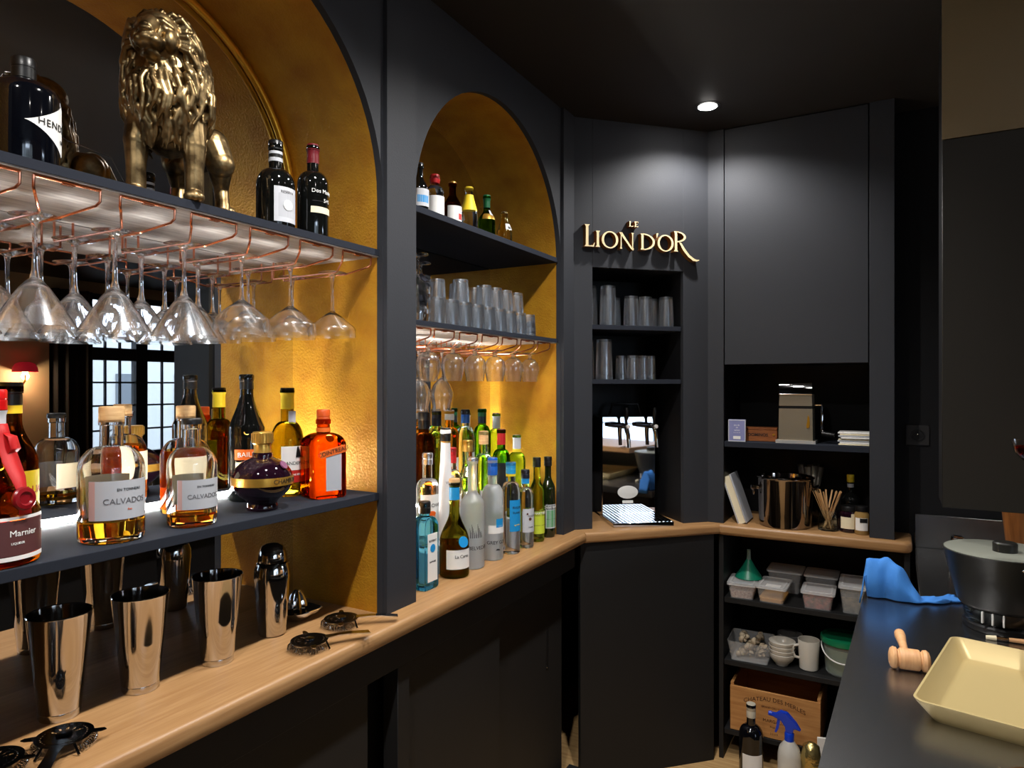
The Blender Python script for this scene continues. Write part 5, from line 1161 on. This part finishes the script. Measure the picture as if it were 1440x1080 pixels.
text_round(t, 'Olive', .017, grey_card, .113, .128, -PI/2+.42)
t = thing('pastry_brush', 'wooden-handled brush lying between the ice pot and the tray', 'brush', (.200, 1.945, WZ), .02)
obj('handle', tube(N(), [(.03, 0, .0065), (.08, 0, .0075), (.16, 0, .0075), (.2, 0, .0065)], [.0045, .006, .0065, .005], 12), beech, t)
obj('ferrule', tube(N(), [(.008, 0, .006), (.032, 0, .0065)], [.0065, .005], 12), steel, t); obj('bristles', tube(N(), [(-.012, 0, .005), (.010, 0, .006)], [.0045, .006], 10), cream, t)
t = thing('tongs', 'small steel ice tongs at the bottom right of the worktop', 'tongs', (.148, 1.262, WZ), .5)
for s in (-1, 1):
    obj('arm', tube(N(), [(.0, s*.004, .014), (.03, s*.014, .010), (.065, s*.016, .006), (.09, s*.010, .005)], [.004, .0045, .004, .0055], 8), steel, t)
obj('spring_bow', tube(N(), [(.006*math.cos(a)-.004, .006*math.sin(a), .014) for a in [PI/2+PI*k/8 for k in range(9)]], .0045, 8), steel, t)
# tap at the sink, wooden tub, cocktail
t = thing('sink_tap', 'chrome mixer tap behind the ice pot at the sink', 'tap', (.195, 2.55, WZ), .3)
obj('body', lt([(0, 0), (.026, 0), (.026, .006), (.020, .010), (.019, .085), (.021, .095), (.018, .106), (0, .110)], 28), chrome, t)
obj('lever', tube(N(), [(0, 0, .104), (-.02, -.012, .124), (-.045, -.02, .128)], [.009, .007, .006], 12), chrome, t)
obj('spout', tube(N(), [(0, 0, .085), (.03, -.05, .105), (.045, -.085, .10), (.048, -.095, .080)], [.012, .011, .011, .011], 14), chrome, t)
obj('drop_hose', tube(N(), [(-.045, -.02, .128), (-.052, -.02, .10), (-.054, -.02, .04), (-.054, -.02, 0)], .004, 8), steel, t)
tubm = vary(mat('honey_wood', (190, 120, 56), .5), (150, 88, 36), 8, (8, 8, 1))
t = thing('wooden_tub', 'honey-coloured wooden tub at the right edge behind the ice pot', 'tub', (.365, 2.446, WZ))
obj('staves', lt([(0, .004), (.055, 0), (.068, .004), (.092, .245), (.088, .246), (.062, .012), (0, .010)], 20), tubm, t)
obj('hoop', lt([(.0792, .10), (.082, .12), (.0808, .12), (.078, .10), (.0792, .10)], 32), copper, t)
t = thing('cocktail_glass', 'coupe of red cocktail cut by the right edge of the photo', 'glass', (.268, 1.80, 1.1005))
obj('foot', lt([(0, .006), (.006, .005), (.028, .002), (.030, .0005), (.029, 0), (0, 0)], 32), clear, t)
obj('stem', lt([(0, .232), (.006, .232), (.004, .21), (.0036, .03), (.006, .006), (0, .006)], 16), clear, t)
obj('bowl', lt([(0, 0.2315), (.010, 0.2320), (.030, 0.2400), (.044, 0.2560), (.050, 0.2820), (.0488, 0.2820), (.0425, 0.2570), (.029, 0.2420), (0, 0.2340)], 40), clear, t)
obj('cocktail', lt([(0, 0.2355), (.029, 0.2435), (.041, 0.2570), (.0445, 0.2680), (0, 0.2680)], 36), glass('red_cocktail', (.85, .12, .06), ior=1.34), t)
